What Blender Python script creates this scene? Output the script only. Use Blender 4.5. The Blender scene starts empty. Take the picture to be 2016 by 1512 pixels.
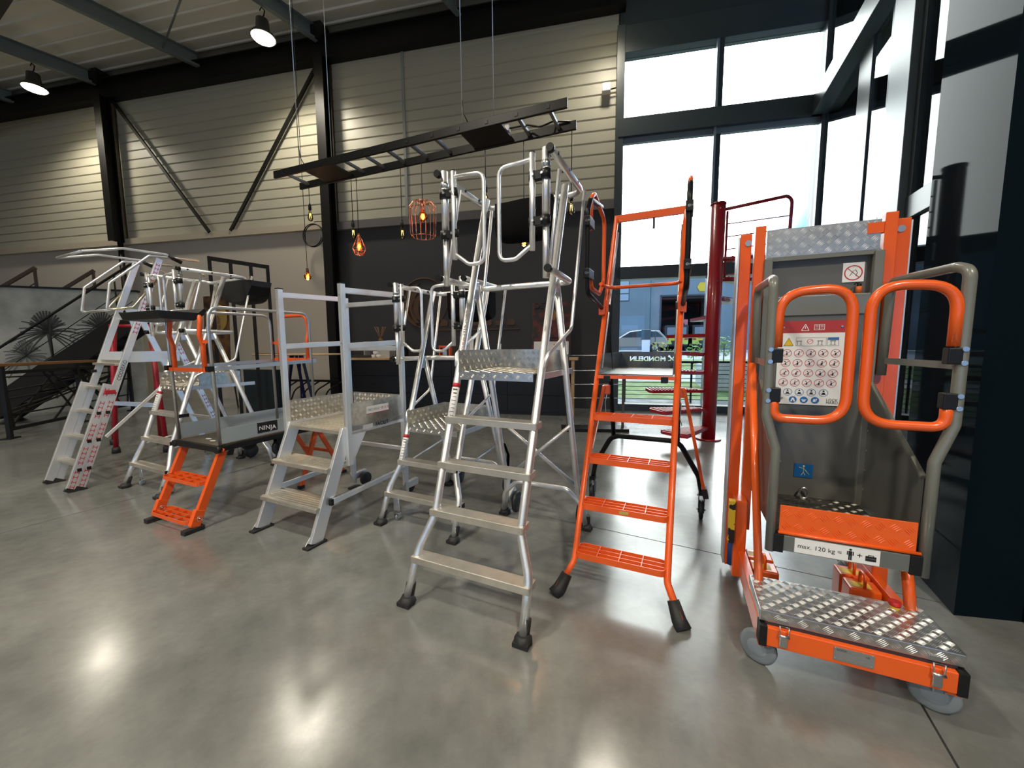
import bpy, bmesh, math, random
from mathutils import Vector, Matrix
random.seed(7)
R = math.radians
SC = bpy.context.scene
COL = SC.collection
PI = math.pi

# ------------------------------------------------------------------ camera
cam_d = bpy.data.cameras.new('camera'); cam = bpy.data.objects.new('camera', cam_d); COL.objects.link(cam)
cam_d.sensor_width = 36; cam_d.lens = 750/2016*36; cam_d.clip_start = .05; cam_d.clip_end = 400
cam.location = (0, 0, 1.35)
_p, _r = R(5.64), R(.36)
_f = Vector((0, math.cos(_p), -math.sin(_p))); _u = Vector((0, math.sin(_p), math.cos(_p))); _x = Vector((1, 0, 0))
_rt = _x*math.cos(_r)-_u*math.sin(_r); _up = _u*math.cos(_r)+_x*math.sin(_r)
cam.rotation_euler = Matrix((( _rt.x, _up.x, -_f.x), (_rt.y, _up.y, -_f.y), (_rt.z, _up.z, -_f.z))).to_euler()
SC.camera = cam
# ------------------------------------------------------------------ exposure and sky
SC.view_settings.view_transform = 'Standard'; SC.view_settings.look = 'None'
SC.view_settings.gamma = 1; SC.view_settings.use_curve_mapping = False
SC.view_settings.exposure = 0.85
SKY = 3.1
w = bpy.data.worlds.new('sky'); SC.world = w; w.use_nodes = True
nt = w.node_tree; nt.nodes.clear()
tc = nt.nodes.new('ShaderNodeTexCoord'); nz = nt.nodes.new('ShaderNodeTexNoise'); rp = nt.nodes.new('ShaderNodeValToRGB')
bg = nt.nodes.new('ShaderNodeBackground'); wo = nt.nodes.new('ShaderNodeOutputWorld'); mp = nt.nodes.new('ShaderNodeMapping')
mp.inputs['Scale'].default_value = (1, 1, 2.2); mp.inputs['Location'].default_value = (0, 0, 0)
nz.inputs['Scale'].default_value = 2.6; nz.inputs['Detail'].default_value = 7; nz.inputs['Roughness'].default_value = .55
rp.color_ramp.elements[0].position = .52; rp.color_ramp.elements[0].color = (.05, .14, .30, 1)
rp.color_ramp.elements[1].position = .68; rp.color_ramp.elements[1].color = (1, 1, 1, 1)
nt.links.new(tc.outputs['Generated'], mp.inputs['Vector']); nt.links.new(mp.outputs[0], nz.inputs['Vector'])
nt.links.new(nz.outputs[0], rp.inputs[0]); nt.links.new(bg.outputs[0], wo.inputs[0])
# thin cloud lit by the sun behind it: whiter and brighter around the sun's direction, as in the photo's back window
sun = Vector((math.sin(R(7))*math.cos(R(27)), math.cos(R(7))*math.cos(R(27)), math.sin(R(27))))
dt = nt.nodes.new('ShaderNodeVectorMath'); dt.operation = 'DOT_PRODUCT'; dt.inputs[1].default_value = sun
nt.links.new(tc.outputs['Generated'], dt.inputs[0])
def mr(a, b, c, d):
    m = nt.nodes.new('ShaderNodeMapRange'); m.interpolation_type = 'SMOOTHSTEP'
    for i, v in ((1, a), (2, b), (3, c), (4, d)): m.inputs[i].default_value = v
    nt.links.new(dt.outputs['Value'], m.inputs[0]); return m
whiten = mr(math.cos(R(31)), math.cos(R(22)), 0, 1); glow = mr(math.cos(R(70)), math.cos(R(15)), SKY, SKY*2.3)
mxs = nt.nodes.new('ShaderNodeMix'); mxs.data_type = 'RGBA'; mxs.inputs[7].default_value = (1, 1, 1, 1)
nt.links.new(whiten.outputs[0], mxs.inputs[0]); nt.links.new(rp.outputs[0], mxs.inputs[6]); nt.links.new(mxs.outputs[2], bg.inputs[0]); nt.links.new(glow.outputs[0], bg.inputs[1])

# ------------------------------------------------------------------ materials
MATS = {}
def mat(name, col, rough=.5, metal=0., noise=None, bump=None, coat=0., spec=None, emit=None):
    """noise=(scale, other colour, lo, hi)   bump=(scale, strength)"""
    if name in MATS: return MATS[name]
    m = bpy.data.materials.new(name); m.use_nodes = True; t = m.node_tree; b = t.nodes['Principled BSDF']
    b.inputs['Base Color'].default_value = (*col, 1); b.inputs['Roughness'].default_value = rough; b.inputs['Metallic'].default_value = metal
    if coat: b.inputs['Coat Weight'].default_value = coat; b.inputs['Coat Roughness'].default_value = .08
    if spec is not None: b.inputs['Specular IOR Level'].default_value = spec
    if emit: b.inputs['Emission Color'].default_value = (*emit[0], 1); b.inputs['Emission Strength'].default_value = emit[1]
    if noise or bump:
        tc = t.nodes.new('ShaderNodeTexCoord')
    if noise:
        n = t.nodes.new('ShaderNodeTexNoise'); n.inputs['Scale'].default_value = noise[0]; n.inputs['Detail'].default_value = 6
        r = t.nodes.new('ShaderNodeValToRGB'); r.color_ramp.elements[0].position = noise[2]; r.color_ramp.elements[1].position = noise[3]
        r.color_ramp.elements[0].color = (*col, 1); r.color_ramp.elements[1].color = (*noise[1], 1)
        t.links.new(tc.outputs['Object'], n.inputs['Vector']); t.links.new(n.outputs[0], r.inputs[0]); t.links.new(r.outputs[0], b.inputs['Base Color'])
    if bump:
        n2 = t.nodes.new('ShaderNodeTexNoise'); n2.inputs['Scale'].default_value = bump[0]; n2.inputs['Detail'].default_value = 4
        bp = t.nodes.new('ShaderNodeBump'); bp.inputs['Strength'].default_value = bump[1]; bp.inputs['Distance'].default_value = .01
        t.links.new(tc.outputs['Object'], n2.inputs['Vector']); t.links.new(n2.outputs[0], bp.inputs['Height']); t.links.new(bp.outputs[0], b.inputs['Normal'])
    MATS[name] = m; return m

ALU = mat('aluminium', (.90, .91, .92), .40, .93, noise=(18, (.80, .81, .82), .4, .7))
ALU_B = mat('aluminium_brushed', (.82, .83, .84), .44, .93, noise=(9, (.7, .71, .72), .4, .7))
ALU_W = mat('aluminium_white', (.9, .92, .94), .36, .85)
STEP = mat('step_aluminium', (.66, .62, .55), .42, .85, noise=(14, (.56, .53, .47), .4, .7))
TREAD = mat('tread_plate', (.72, .71, .69), .3, 1, noise=(7, (.55, .54, .52), .35, .7))
TREAD_BUMP = mat('tread_plate_worn', (.66, .63, .56), .34, 1, noise=(30, (.5, .48, .43), .35, .65))
STEEL = mat('galvanised_steel', (.55, .58, .6), .35, .9)
ZINC = mat('zinc', (.62, .64, .66), .3, 1)
RUB = mat('black_rubber', (.014, .014, .015), .6, bump=(80, .2))
BLK = mat('black_plastic', (.008, .008, .009), .42, spec=.35)
BLKP = mat('black_paint', (.006, .006, .0065), .4, spec=.3)
FAB = mat('black_fabric', (.004, .004, .0045), .9, bump=(220, .5), spec=.1)
ORG = mat('orange_paint', (.80, .105, .012), .35, coat=.15)
ORG2 = mat('orange_tube_paint', (.84, .115, .011), .3, coat=.4)
RED = mat('crimson_paint', (.33, .012, .022), .3, coat=.3)
REDL = mat('red_leg_paint', (.36, .006, .02), .35)
GRY = mat('lift_grey_paint', (.17, .175, .155), .33, coat=.3)
GRYP = mat('lift_panel_grey', (.115, .115, .108), .34)
NGREY = mat('toe_board_grey', (.36, .42, .46), .45)
WHITE = mat('white_print', (.8, .8, .8), .5)
INK = mat('black_print', (.012, .012, .014), .5)
REDP = mat('red_print', (.5, .02, .03), .5)
BLUEP = mat('blue_print', (.02, .14, .42), .5)
YELP = mat('yellow_print', (.75, .5, .02), .5)
WOOD = mat('light_wood', (.55, .38, .2), .5, noise=(6, (.42, .27, .13), .4, .7))
WOODD = mat('handrail_wood', (.22, .1, .035), .4)
DARKST = mat('dark_steel', (.008, .0075, .0075), .5, spec=.3)
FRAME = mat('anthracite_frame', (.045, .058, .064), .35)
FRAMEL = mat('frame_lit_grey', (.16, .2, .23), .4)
COPPER = mat('copper', (.85, .34, .2), .25, 1)
GLASSBULB = mat('bulb_smoked', (.3, .24, .1), .05, 0, coat=1)
GLOW = mat('filament_glow', (1, .5, .15), .5, emit=((1, .36, .07), 14))
GLOW2 = mat('filament_dim', (1, .7, .3), .5, emit=((1, .75, .35), 3))
LAMP = mat('lamp_lens', (1, 1, 1), .4, emit=((1, .9, .62), 12))
TYRE = mat('tyre', (.016, .018, .02), .5)
WHEELG = mat('grey_wheel', (.2, .23, .25), .42)
PINK = mat('grey_blue_purlin', (.2, .235, .24), .5, .3)

def glass_mat(name='window_glass', tint=(.93, .97, .96)):
    m = bpy.data.materials.new(name); m.use_nodes = True; t = m.node_tree; t.nodes.clear()
    o = t.nodes.new('ShaderNodeOutputMaterial'); mx = t.nodes.new('ShaderNodeMixShader'); tr = t.nodes.new('ShaderNodeBsdfTransparent')
    gl = t.nodes.new('ShaderNodeBsdfGlossy'); fr = t.nodes.new('ShaderNodeFresnel'); fr.inputs[0].default_value = 1.45
    tr.inputs[0].default_value = (*tint, 1); gl.inputs['Roughness'].default_value = .02
    t.links.new(fr.outputs[0], mx.inputs[0]); t.links.new(tr.outputs[0], mx.inputs[1]); t.links.new(gl.outputs[0], mx.inputs[2]); t.links.new(mx.outputs[0], o.inputs[0])
    return m
GLASS = glass_mat()
BULB = glass_mat('amber_bulb_glass', (.9, .5, .18))
BULBC = glass_mat('smoky_bulb_glass', (.72, .64, .42))

# ------------------------------------------------------------------ mesh builder
def fillet(pts, r, n=5, closed=False):
    P = [Vector(p) for p in pts]; out = []; N = len(P)
    for i in range(N):
        if not closed and i in (0, N-1): out.append(P[i]); continue
        a, b, c = P[i-1], P[i], P[(i+1) % N]
        d1 = a-b; d2 = c-b; l1, l2 = d1.length, d2.length
        if l1 < 1e-6 or l2 < 1e-6: out.append(b); continue
        d1 /= l1; d2 /= l2; ang = d1.angle(d2)
        if ang > PI-.02: out.append(b); continue
        t = min(r/math.tan(ang/2), l1*.49, l2*.49)
        p1 = b+d1*t; p2 = b+d2*t
        for k in range(n+1):
            s = k/n
            out.append(p1*(1-s)**2+b*2*s*(1-s)+p2*s*s)
    return out

class B:
    def __init__(s): s.bm = bmesh.new()
    def box(s, c, size, rz=0., rx=0., ry=0., M=None):
        m = Matrix.Translation(Vector(c)) @ Matrix.Rotation(rz, 4, 'Z') @ Matrix.Rotation(ry, 4, 'Y') @ Matrix.Rotation(rx, 4, 'X') @ Matrix.Diagonal((*size, 1))
        if M: m = M @ m
        bmesh.ops.create_cube(s.bm, size=1, matrix=m); return s
    def b2(s, lo, hi):
        return s.box([(a+b)/2 for a, b in zip(lo, hi)], [abs(b-a) for a, b in zip(lo, hi)])
    def bar(s, p, q, w, h, up=(0, 0, 1)):
        p, q = Vector(p), Vector(q); d = (q-p); L = d.length; d /= L; up = Vector(up)
        x = d.cross(up)
        if x.length < 1e-4: x = d.cross(Vector((0, 1, 0)))
        x.normalize(); z = x.cross(d)
        vs = [s.bm.verts.new(c+x*sx*w/2+z*sz*h/2) for c in (p, q) for sx, sz in ((-1, -1), (1, -1), (1, 1), (-1, 1))]
        for f in ((0, 1, 2, 3), (7, 6, 5, 4), (0, 4, 5, 1), (1, 5, 6, 2), (2, 6, 7, 3), (3, 7, 4, 0)): s.bm.faces.new([vs[i] for i in f])
        return s
    def tube(s, pts, r, seg=10, closed=False, bend=0., flat=1., cap=True, n=5):
        P = fillet(pts, bend, n, closed) if bend else [Vector(p) for p in pts]
        N = len(P); rings = []; prev = None
        rad = r if callable(r) else (lambda i: r)
        for i in range(N):
            if closed: d = P[(i+1) % N]-P[i-1]
            else: d = P[min(i+1, N-1)]-P[max(i-1, 0)]
            d.normalize()
            if prev is None:
                a = Vector((0, 0, 1)) if abs(d.z) < .9 else Vector((0, 1, 0))
                x = d.cross(a).normalized()
            else:
                x = prev-d*prev.dot(d); x.normalize()
            prev = x; y = d.cross(x); ri = rad(i)
            rings.append([s.bm.verts.new(P[i]+x*math.cos(2*PI*k/seg)*ri+y*math.sin(2*PI*k/seg)*ri*flat) for k in range(seg)])
        for i in range(N if closed else N-1):
            a, b = rings[i], rings[(i+1) % N]
            for k in range(seg):
                f = s.bm.faces.new((a[k], a[(k+1) % seg], b[(k+1) % seg], b[k])); f.smooth = True
        if not closed and cap:
            s.bm.faces.new(rings[0][::-1]); s.bm.faces.new(rings[-1])
        return s
    def cyl(s, p, q, r, seg=14, r2=None):
        p, q = Vector(p), Vector(q); rr = r if r2 is None else r2
        return s.tube([p, q], lambda i: r if i == 0 else rr, seg)
    def lathe(s, prof, c=(0, 0, 0), seg=20, M=None):
        rings = []
        for r, z in prof:
            rings.append([s.bm.verts.new((M @ Vector((r*math.cos(2*PI*k/seg), r*math.sin(2*PI*k/seg), z)) if M else Vector((r*math.cos(2*PI*k/seg), r*math.sin(2*PI*k/seg), z)))+Vector(c)) for k in range(seg)])
        for a, b in zip(rings, rings[1:]):
            for k in range(seg):
                f = s.bm.faces.new((a[k], a[(k+1) % seg], b[(k+1) % seg], b[k])); f.smooth = True
        s.bm.faces.new(rings[0][::-1]); s.bm.faces.new(rings[-1]); return s
    def prism(s, poly, d):
        """poly: 3d points, d: extrude vector"""
        d = Vector(d); a = [s.bm.verts.new(Vector(p)) for p in poly]; b = [s.bm.verts.new(Vector(p)+d) for p in poly]
        n = len(a); s.bm.faces.new(a); s.bm.faces.new(b[::-1])
        for i in range(n): s.bm.faces.new((a[i], b[i], b[(i+1) % n], a[(i+1) % n]))
        return s
    def ball(s, c, r, sc=(1, 1, 1), u=14, v=9):
        bmesh.ops.create_uvsphere(s.bm, u_segments=u, v_segments=v, radius=r, matrix=Matrix.Translation(Vector(c)) @ Matrix.Diagonal((*sc, 1)))
        return s
    def build(s, name, m, parent=None, bevel=0., label=None, kind=None):
        bmesh.ops.recalc_face_normals(s.bm, faces=s.bm.faces)
        me = bpy.data.meshes.new(name); s.bm.to_mesh(me); s.bm.free()
        me.materials.append(m); o = bpy.data.objects.new(name, me); COL.objects.link(o)
        if parent: o.parent = parent
        if bevel:
            bv = o.modifiers.new('bevel', 'BEVEL'); bv.width = bevel; bv.segments = 2; bv.limit_method = 'ANGLE'; bv.angle_limit = R(50)
        if label: o['label'] = label
        if kind: o['kind'] = kind
        return o

def tag(o, label, cat, group=None):
    o['label'] = label; o['category'] = cat
    if group: o['group'] = group
    return o
def thing(name, label, cat, loc=(0, 0, 0), rz=0., group=None):
    o = bpy.data.objects.new(name, None); COL.objects.link(o); o.empty_display_size = .1
    o.location = loc; o.rotation_euler = (0, 0, rz); return tag(o, label, cat, group)
def struct(o): o['kind'] = 'structure'; return o
def frame_empty(name, loc, rz):
    o = bpy.data.objects.new(name, None); COL.objects.link(o); o.location = loc; o.rotation_euler = (0, 0, rz); o['kind'] = 'structure'; return o
def share(src, name, parent, M):
    o = bpy.data.objects.new(name, src.data); COL.objects.link(o); o.parent = parent; o.matrix_local = M; return o
def text(name, s, size, m, parent, org, xd, yd, ext=.0006, align='LEFT', bold=0.):
    c = bpy.data.curves.new(name, 'FONT'); c.body = s; c.size = size; c.extrude = ext; c.align_x = align; c.align_y = 'CENTER'; c.resolution_u = 3; c.offset = bold
    t = bpy.data.objects.new(name, c); COL.objects.link(t); bpy.context.view_layer.update()
    me = bpy.data.meshes.new_from_object(t.evaluated_get(bpy.context.evaluated_depsgraph_get()))
    bm_ = bmesh.new(); bm_.from_mesh(me); bmesh.ops.remove_doubles(bm_, verts=bm_.verts, dist=1e-5); bm_.to_mesh(me); bm_.free()
    bpy.data.objects.remove(t); me.materials.clear(); me.materials.append(m)
    o = bpy.data.objects.new(name, me); COL.objects.link(o); o.parent = parent
    xd, yd = Vector(xd).normalized(), Vector(yd).normalized(); zd = xd.cross(yd)
    o.matrix_local = Matrix(((xd.x, yd.x, zd.x, org[0]), (xd.y, yd.y, zd.y, org[1]), (xd.z, yd.z, zd.z, org[2]), (0, 0, 0, 1)))
    return o
def ribs(org, xd, yd, w, h, pitch=.034, L=.024, nb=4, ht=.0022, gap=.0065, m=None, parent=None):
    """raised five-bar tread pattern on a plate"""
    b = B(); xd, yd = Vector(xd).normalized(), Vector(yd).normalized(); nd = xd.cross(yd); org = Vector(org)
    nx, ny = int(w/pitch), int(h/pitch)
    for i in range(nx):
        for j in range(ny):
            c = org+xd*((i+.5)*w/nx)+yd*((j+.5)*h/ny)
            a = PI/4 if (i+j) % 2 else -PI/4
            u = xd*math.cos(a)+yd*math.sin(a); v = nd.cross(u)
            for q in range(nb):
                o = c+v*(q-(nb-1)/2)*gap
                e = [o-u*L/2, o+v*gap*.33, o+u*L/2, o-v*gap*.33]; t1 = o-u*L*.25+nd*ht; t2 = o+u*L*.25+nd*ht
                vs = [b.bm.verts.new(p) for p in (*e, t1, t2)]
                for f in ((0, 3, 4), (0, 4, 1), (1, 4, 5), (1, 5, 2), (2, 5, 3), (3, 5, 4)): b.bm.faces.new([vs[k] for k in f])
    return b.build('tread_ribs', m or TREAD, parent, kind='stuff')

# ------------------------------------------------------------------ the building
W0 = Vector((2.236, 8.022, 0)); WRZ = R(-12)           # wall frame: x to the right along the wall, y outwards
GC = Vector((5.611, 7.305, 0)); GRZ = R(-113.4)        # side glazing: x towards the viewer, y outwards
CONC = mat('concrete', (.22, .215, .2), .24)
def concrete():
    m = bpy.data.materials.new('polished_concrete'); m.use_nodes = True; t = m.node_tree; b = t.nodes['Principled BSDF']
    tc = t.nodes.new('ShaderNodeTexCoord'); L = t.links.new
    def noise(sc, det=6, rough=.6):
        n = t.nodes.new('ShaderNodeTexNoise'); n.inputs['Scale'].default_value = sc; n.inputs['Detail'].default_value = det; n.inputs['Roughness'].default_value = rough
        L(tc.outputs['Object'], n.inputs['Vector']); return n
    def ramp(n, p0, c0, p1, c1):
        r = t.nodes.new('ShaderNodeValToRGB'); e = r.color_ramp.elements; e[0].position = p0; e[1].position = p1; e[0].color = (*c0, 1); e[1].color = (*c1, 1); L(n.outputs[0], r.inputs[0]); return r
    a = ramp(noise(.9), .32, (.125, .13, .124), .68, (.215, .222, .212))
    c = ramp(noise(7, 8, .7), .3, (.78, .78, .78), .7, (1.12, 1.12, 1.12))
    mx = t.nodes.new('ShaderNodeMix'); mx.data_type = 'RGBA'; mx.blend_type = 'MULTIPLY'; mx.inputs[0].default_value = 1
    L(a.outputs[0], mx.inputs[6]); L(c.outputs[0], mx.inputs[7])
    vo = t.nodes.new('ShaderNodeTexVoronoi'); vo.inputs['Scale'].default_value = 2.1; L(tc.outputs['Object'], vo.inputs['Vector'])
    st = t.nodes.new('ShaderNodeValToRGB'); e = st.color_ramp.elements; e[0].position = .012; e[1].position = .05; e[0].color = (.55, .53, .5, 1); e[1].color = (1, 1, 1, 1); L(vo.outputs['Distance'], st.inputs[0])
    m2 = t.nodes.new('ShaderNodeMix'); m2.data_type = 'RGBA'; m2.blend_type = 'MULTIPLY'; m2.inputs[0].default_value = .7
    L(mx.outputs[2], m2.inputs[6]); L(st.outputs[0], m2.inputs[7]); L(m2.outputs[2], b.inputs['Base Color'])
    rr = ramp(noise(1.7), .3, (.15, .15, .15), .75, (.27, .27, .27)); L(rr.outputs[0], b.inputs['Roughness'])
    b.inputs['Specular IOR Level'].default_value = .8
    return m
FLOORM = concrete()
def grid(g1, g2, z=0):                                    # slab grid of the floor, turned 27.7 degrees
    a = R(27.7); return Vector((math.sin(a)*g1+math.cos(a)*g2, math.cos(a)*g1-math.sin(a)*g2, z))
floor = struct(B().b2((-30, -16, -.3), (9, 14, -.06)).build('floor', mat('joint_filler', (.02, .02, .019), .8)))
G1 = [-21, -13.35, -8.0, -2.65, 2.7, 8.05, 15]; G2 = [-21, -15.3, -9.95, -4.6, .75, 6.1, 9.5]
for i in range(len(G1)-1):
    for j in range(len(G2)-1):
        g = .004; p = [grid(G1[i]+g, G2[j]+g, -.1), grid(G1[i+1]-g, G2[j]+g, -.1), grid(G1[i+1]-g, G2[j+1]-g, -.1), grid(G1[i]+g, G2[j+1]-g, -.1)]
        B().prism(p, (0, 0, .1)).build('floor_slab', FLOORM, floor)

# back wall -----------------------------------------------------------------
SID = mat('cream_siding', (.45, .43, .34), .40, 0)
LEDGE = mat('cream_ledge', (.46, .40, .31), .6); LEDGED = mat('grey_ledge', (.12, .11, .11), .6)
TAUPE = mat('taupe_plaster', (.54, .485, .41), .75, bump=(40, .05))
DGREY = mat('dark_grey_plaster', (.042, .042, .045), .6, bump=(40, .05))
wall = frame_empty('wall_back', W0, WRZ)
B().b2((-22.6, .02, 0), (-6.6, .3, 4.15)).build('plaster', TAUPE, wall)
B().b2((-6.6, .0, 0), (-.02, .3, 4.1)).build('plaster', DGREY, wall)
B().b2((-22.6, -.1, 4.15), (-6.6, .3, 4.3)).build('ledge', LEDGE, wall)
B().b2((-6.6, -.1, 4.1), (-.12, .3, 4.27)).build('ledge', LEDGED, wall)
B().b2((-22.6, .09, 4.27), (-.02, .3, 8.9)).build('backing', mat('siding_backing', (.16, .15, .12), .7), wall)
zb = .225
def board(L):
    b = B(); pr = [(.09, 0), (.02, .0), (.0, .02), (.0, zb-.016), (.018, zb-.006), (.09, zb-.006)]
    return b.prism([(-L/2, y, z) for y, z in pr], (L, 0, 0)).build('siding_board', SID, wall)
for x0, x1 in ((-22.5, -13.1), (-12.9, -6.65), (-6.45, -.12)):
    src = None
    for k in range(17):
        M = Matrix.Translation(((x0+x1)/2, 0, 4.3+k*zb))
        if src is None: src = board(x1-x0); src.matrix_local = M
        else: share(src, 'siding_board', wall, M)
def ibeam(b, p, q, h=.34, wd=.2, up=(0, 0, 1), t=.02):
    p, q, up = Vector(p), Vector(q), Vector(up).normalized()
    b.bar(p, q, .014, h, up); b.bar(p+up*(h/2), q+up*(h/2), wd, t, up); b.bar(p-up*(h/2), q-up*(h/2), wd, t, up); return b
STL = mat('black_structural_steel', (.007, .0065, .006), .5, spec=.3)
struct(ibeam(B(), (-22.5, -.12, 8.06), (-.0, -.12, 7.98), .46, .22).build('trim_1', STL)).parent = wall
for x in (-13.02, -6.55):
    z0 = 4.2 if x < -10 else 0
    struct(ibeam(B(), (x, -.22, z0), (x, -.22, 7.86), .22, .22, (0, 1, 0)).build('column', STL)).parent = wall
struct(B().cyl((-13.02, -.14, 0), (-13.02, -.14, 4.2), .06).build('column_stem', STL)).parent = wall
struct(B().tube([(-7.0, -.16, 4.3), (-6.75, -.16, 4.3)], .01).build('conduit', STL)).parent = wall
for a, c in (((-12.9, -.1, 7.85), (-10.1, -.1, 4.28)), ((-6.7, -.1, 7.8), (-9.45, -.1, 4.28))):
    struct(B().bar(a, c, .07, .05, (0, 1, 0)).build('brace', STL)).parent = wall
struct(B().b2((-4.72, -.03, 4.25), (-4.66, .02, 7.8)).build('conduit', mat('conduit_grey', (.3, .31, .3), .5))).parent = wall
cj = B(); cj.tube([(-7.0+.26*math.cos(a*PI/12), -.16-.002*a, 3.98+.26*math.sin(a*PI/12)) for a in range(48)], .012, 6)
cj = cj.build('cable_coil', DARKST); tag(cj, 'coiled black cable hung on the taupe wall beside the black column', 'cable'); cj.location = W0; cj.rotation_euler[2] = WRZ
cm = thing('wall_sensor', 'small white sensor box high on siding beside the window post', 'sensor', W0, WRZ)
B().b2((-.42, -.2, 6.27), (-.26, -.06, 6.42)).build('housing', WHITE, cm, .01); B().cyl((-.26, -.1, 6.34), (-.12, -.1, 6.36), .012).build('cable', DARKST, cm); B().cyl((-.3, -.02, 6.36), (-.3, -.1, 6.36), .02).build('bracket', WHITE, cm)

# back window ---------------------------------------------------------------
win = frame_empty('window_1', W0, WRZ)
for x0, x1, d in ((-.15, .0, .2), (1.66, 1.76, .12), (3.38, 3.56, .2)):
    B().b2((x0, -d, 0), (x1, .12, 7.4)).build('mullion', FRAME, win, .006)
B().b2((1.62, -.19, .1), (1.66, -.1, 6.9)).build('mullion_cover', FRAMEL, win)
for z0, z1, d in ((0, .14, .14), (2.68, 2.92, .2), (5.38, 5.72, .22), (6.92, 7.4, .16), (7.4, 8.6, .02)):
    B().b2((-.1, -d, z0), (3.5, .1, z1)).build('transom', FRAME, win, .006)
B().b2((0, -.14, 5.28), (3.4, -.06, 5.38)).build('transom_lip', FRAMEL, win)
for x0, x1 in ((0, 1.66), (1.76, 3.38)):
    for z0, z1 in ((.14, 2.68), (2.92, 5.38), (5.72, 6.92)):
        B().b2((x0, 0, z0), (x1, .012, z1)).build('pane', GLASS, win)
# side window ---------------------------------------------------------------
win2 = frame_empty('window_2', GC, GRZ)
for x0, x1, d in ((0, .22, .05), (1.66, 2.08, .02), (2.66, 2.82, .05)):
    B().b2((x0, -d, 0), (x1, .1, 8.6)).build('mullion', FRAME, win2, .006)
B().b2((3.3, -.03, 0), (3.38, .1, 8.6)).build('mullion', FRAME, win2)
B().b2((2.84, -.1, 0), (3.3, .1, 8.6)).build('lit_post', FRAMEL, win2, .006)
for z0, z1, d in ((0, .14, .1), (2.68, 2.92, .05), (5.38, 5.72, .2), (7.6, 8.6, .06)):
    B().b2((.1, -d, z0), (2.84, .08, z1)).build('transom', FRAME, win2, .006); B().b2((3.3, -.04, z0), (6.0, .08, z1)).build('transom', FRAME, win2, .006)
for x0, x1 in ((.22, 1.66), (2.08, 2.66), (3.34, 6.0)):
    for z0, z1 in ((.14, 2.68), (2.92, 5.38), (5.72, 7.6)):
        B().b2((x0, 0, z0), (x1, .012, z1)).build('pane', GLASS, win2)
# dark glossy partition box -------------------------------------------------
LACQ = mat('dark_lacquer', (.005, .010, .014), .035)
LACQ.node_tree.nodes['Principled BSDF'].inputs['IOR'].default_value = 1.05
c0, c1 = Vector((2.20, 1.78, 0)), Vector((2.517, 2.383, 0)); c2 = Vector((2.47, 1.73, 0)); c3 = Vector((6.5, 2.383, 0))
part = struct(B().prism([c0, c1, c3, Vector((6.5, 1.73, 0)), c2], (0, 0, 8.6)).build('wall_partition', LACQ))
struct(B().prism([Vector((2.47, 1.72, 0)), Vector((3.6, 1.72, 0)), Vector((3.6, -3, 0)), Vector((2.95, -3, 0)), Vector((2.62, .6, 0))], (0, 0, 8.6)).build('wall_right', mat('dark_side_wall', (.02, .02, .021), .5)))
# the sides and rear that only the light meets --------------------------------
struct(B().b2((-19.6, -14, 0), (-19.3, 13, 8.8)).build('wall_left', TAUPE))
rear = struct(B().b2((-19.3, -14.3, 3.6), (4, -14, 8.6)).build('wall_front', TAUPE))
for x in (-19, -13.5, -8, -2.5, 3.3): B().b2((x-.6, -14.25, 0), (x+.6, -14.05, 3.6)).build('pier', FRAME, rear)
struct(B().b2((3.6, -14, 0), (3.9, 1.6, 8.6)).build('wall_side', TAUPE))

# ceiling -------------------------------------------------------------------
PD = Vector((.4783, .8782, .074)); WD = Vector((-.9781, .2079, 0))      # purlin direction, wall direction
C0 = W0+Vector((0, 0, 8.5)); CN = PD.cross(WD).normalized()
if CN.z < 0: CN = -CN
DECK = mat('pale_roof_deck', (.82, .8, .72), .6)
ceil = struct(B().prism([C0+WD*22-PD*26+CN*.2, C0-WD*16-PD*26+CN*.2, C0-WD*9+PD*1+CN*.2, C0+WD*20+PD*1+CN*.2], CN*.1).build('ceiling', mat('roof_board', (.3, .28, .24), .8)))
q = WD.cross(CN).normalized()
if q.y < 0: q = -q
def deck(L0, L1):
    b = B(); w = 1.0; pr = []
    for k in range(3):
        x = k*w/3; pr += [(x, .0), (x+.02, -.03), (x+.06, -.03), (x+.08, .0)]
    pr += [(w-.004, 0)]
    lo = [b.bm.verts.new(WD*L0+q*x+CN*y) for x, y in pr]; hi = [b.bm.verts.new(WD*L1+q*x+CN*y) for x, y in pr]
    for i in range(len(pr)-1): b.bm.faces.new((lo[i], lo[i+1], hi[i+1], hi[i]))
    return b.build('roof_panel', DECK, ceil)
d0 = deck(-14, 26); d0.location = C0+CN*.16
for k in range(-25, 1):
    if k: share(d0, 'roof_panel', ceil, Matrix.Translation(C0+CN*.16+q*k*1.0))
d0.location = C0+CN*.16
def purlin(b, p, qv, h=.3, wd=.1):
    s = PD.cross(Vector((0, 0, 1))).normalized()
    up = s.cross(PD).normalized(); up = up if up.z > 0 else -up
    b.bar(p, qv, .012, h, up)
    for e in (-1, 1): b.bar(Vector(p)+up*e*h/2+s*wd/2, Vector(qv)+up*e*h/2+s*wd/2, wd, .012, up)
    b.bar(Vector(p)+s*wd-up*h*.42, Vector(qv)+s*wd-up*h*.42, .01, h*.12, up); return b
for s in (16.4, 13.2, 10.03, 6.65, 3.35, .1):
    p = W0+WD*s+Vector((0, 0, 8.32)); struct(purlin(B(), p-PD*.1, p-PD*24).build('purlin', PINK)).parent = ceil
for s, t in ((13.2, .9), (6.65, .6)):
    struct(B().box(W0+WD*s+Vector((0, -.14, 8.32)), (.3, .3, .34), rz=WRZ).build('purlin_bracket', STL)).parent = ceil
tie = B()
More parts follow.
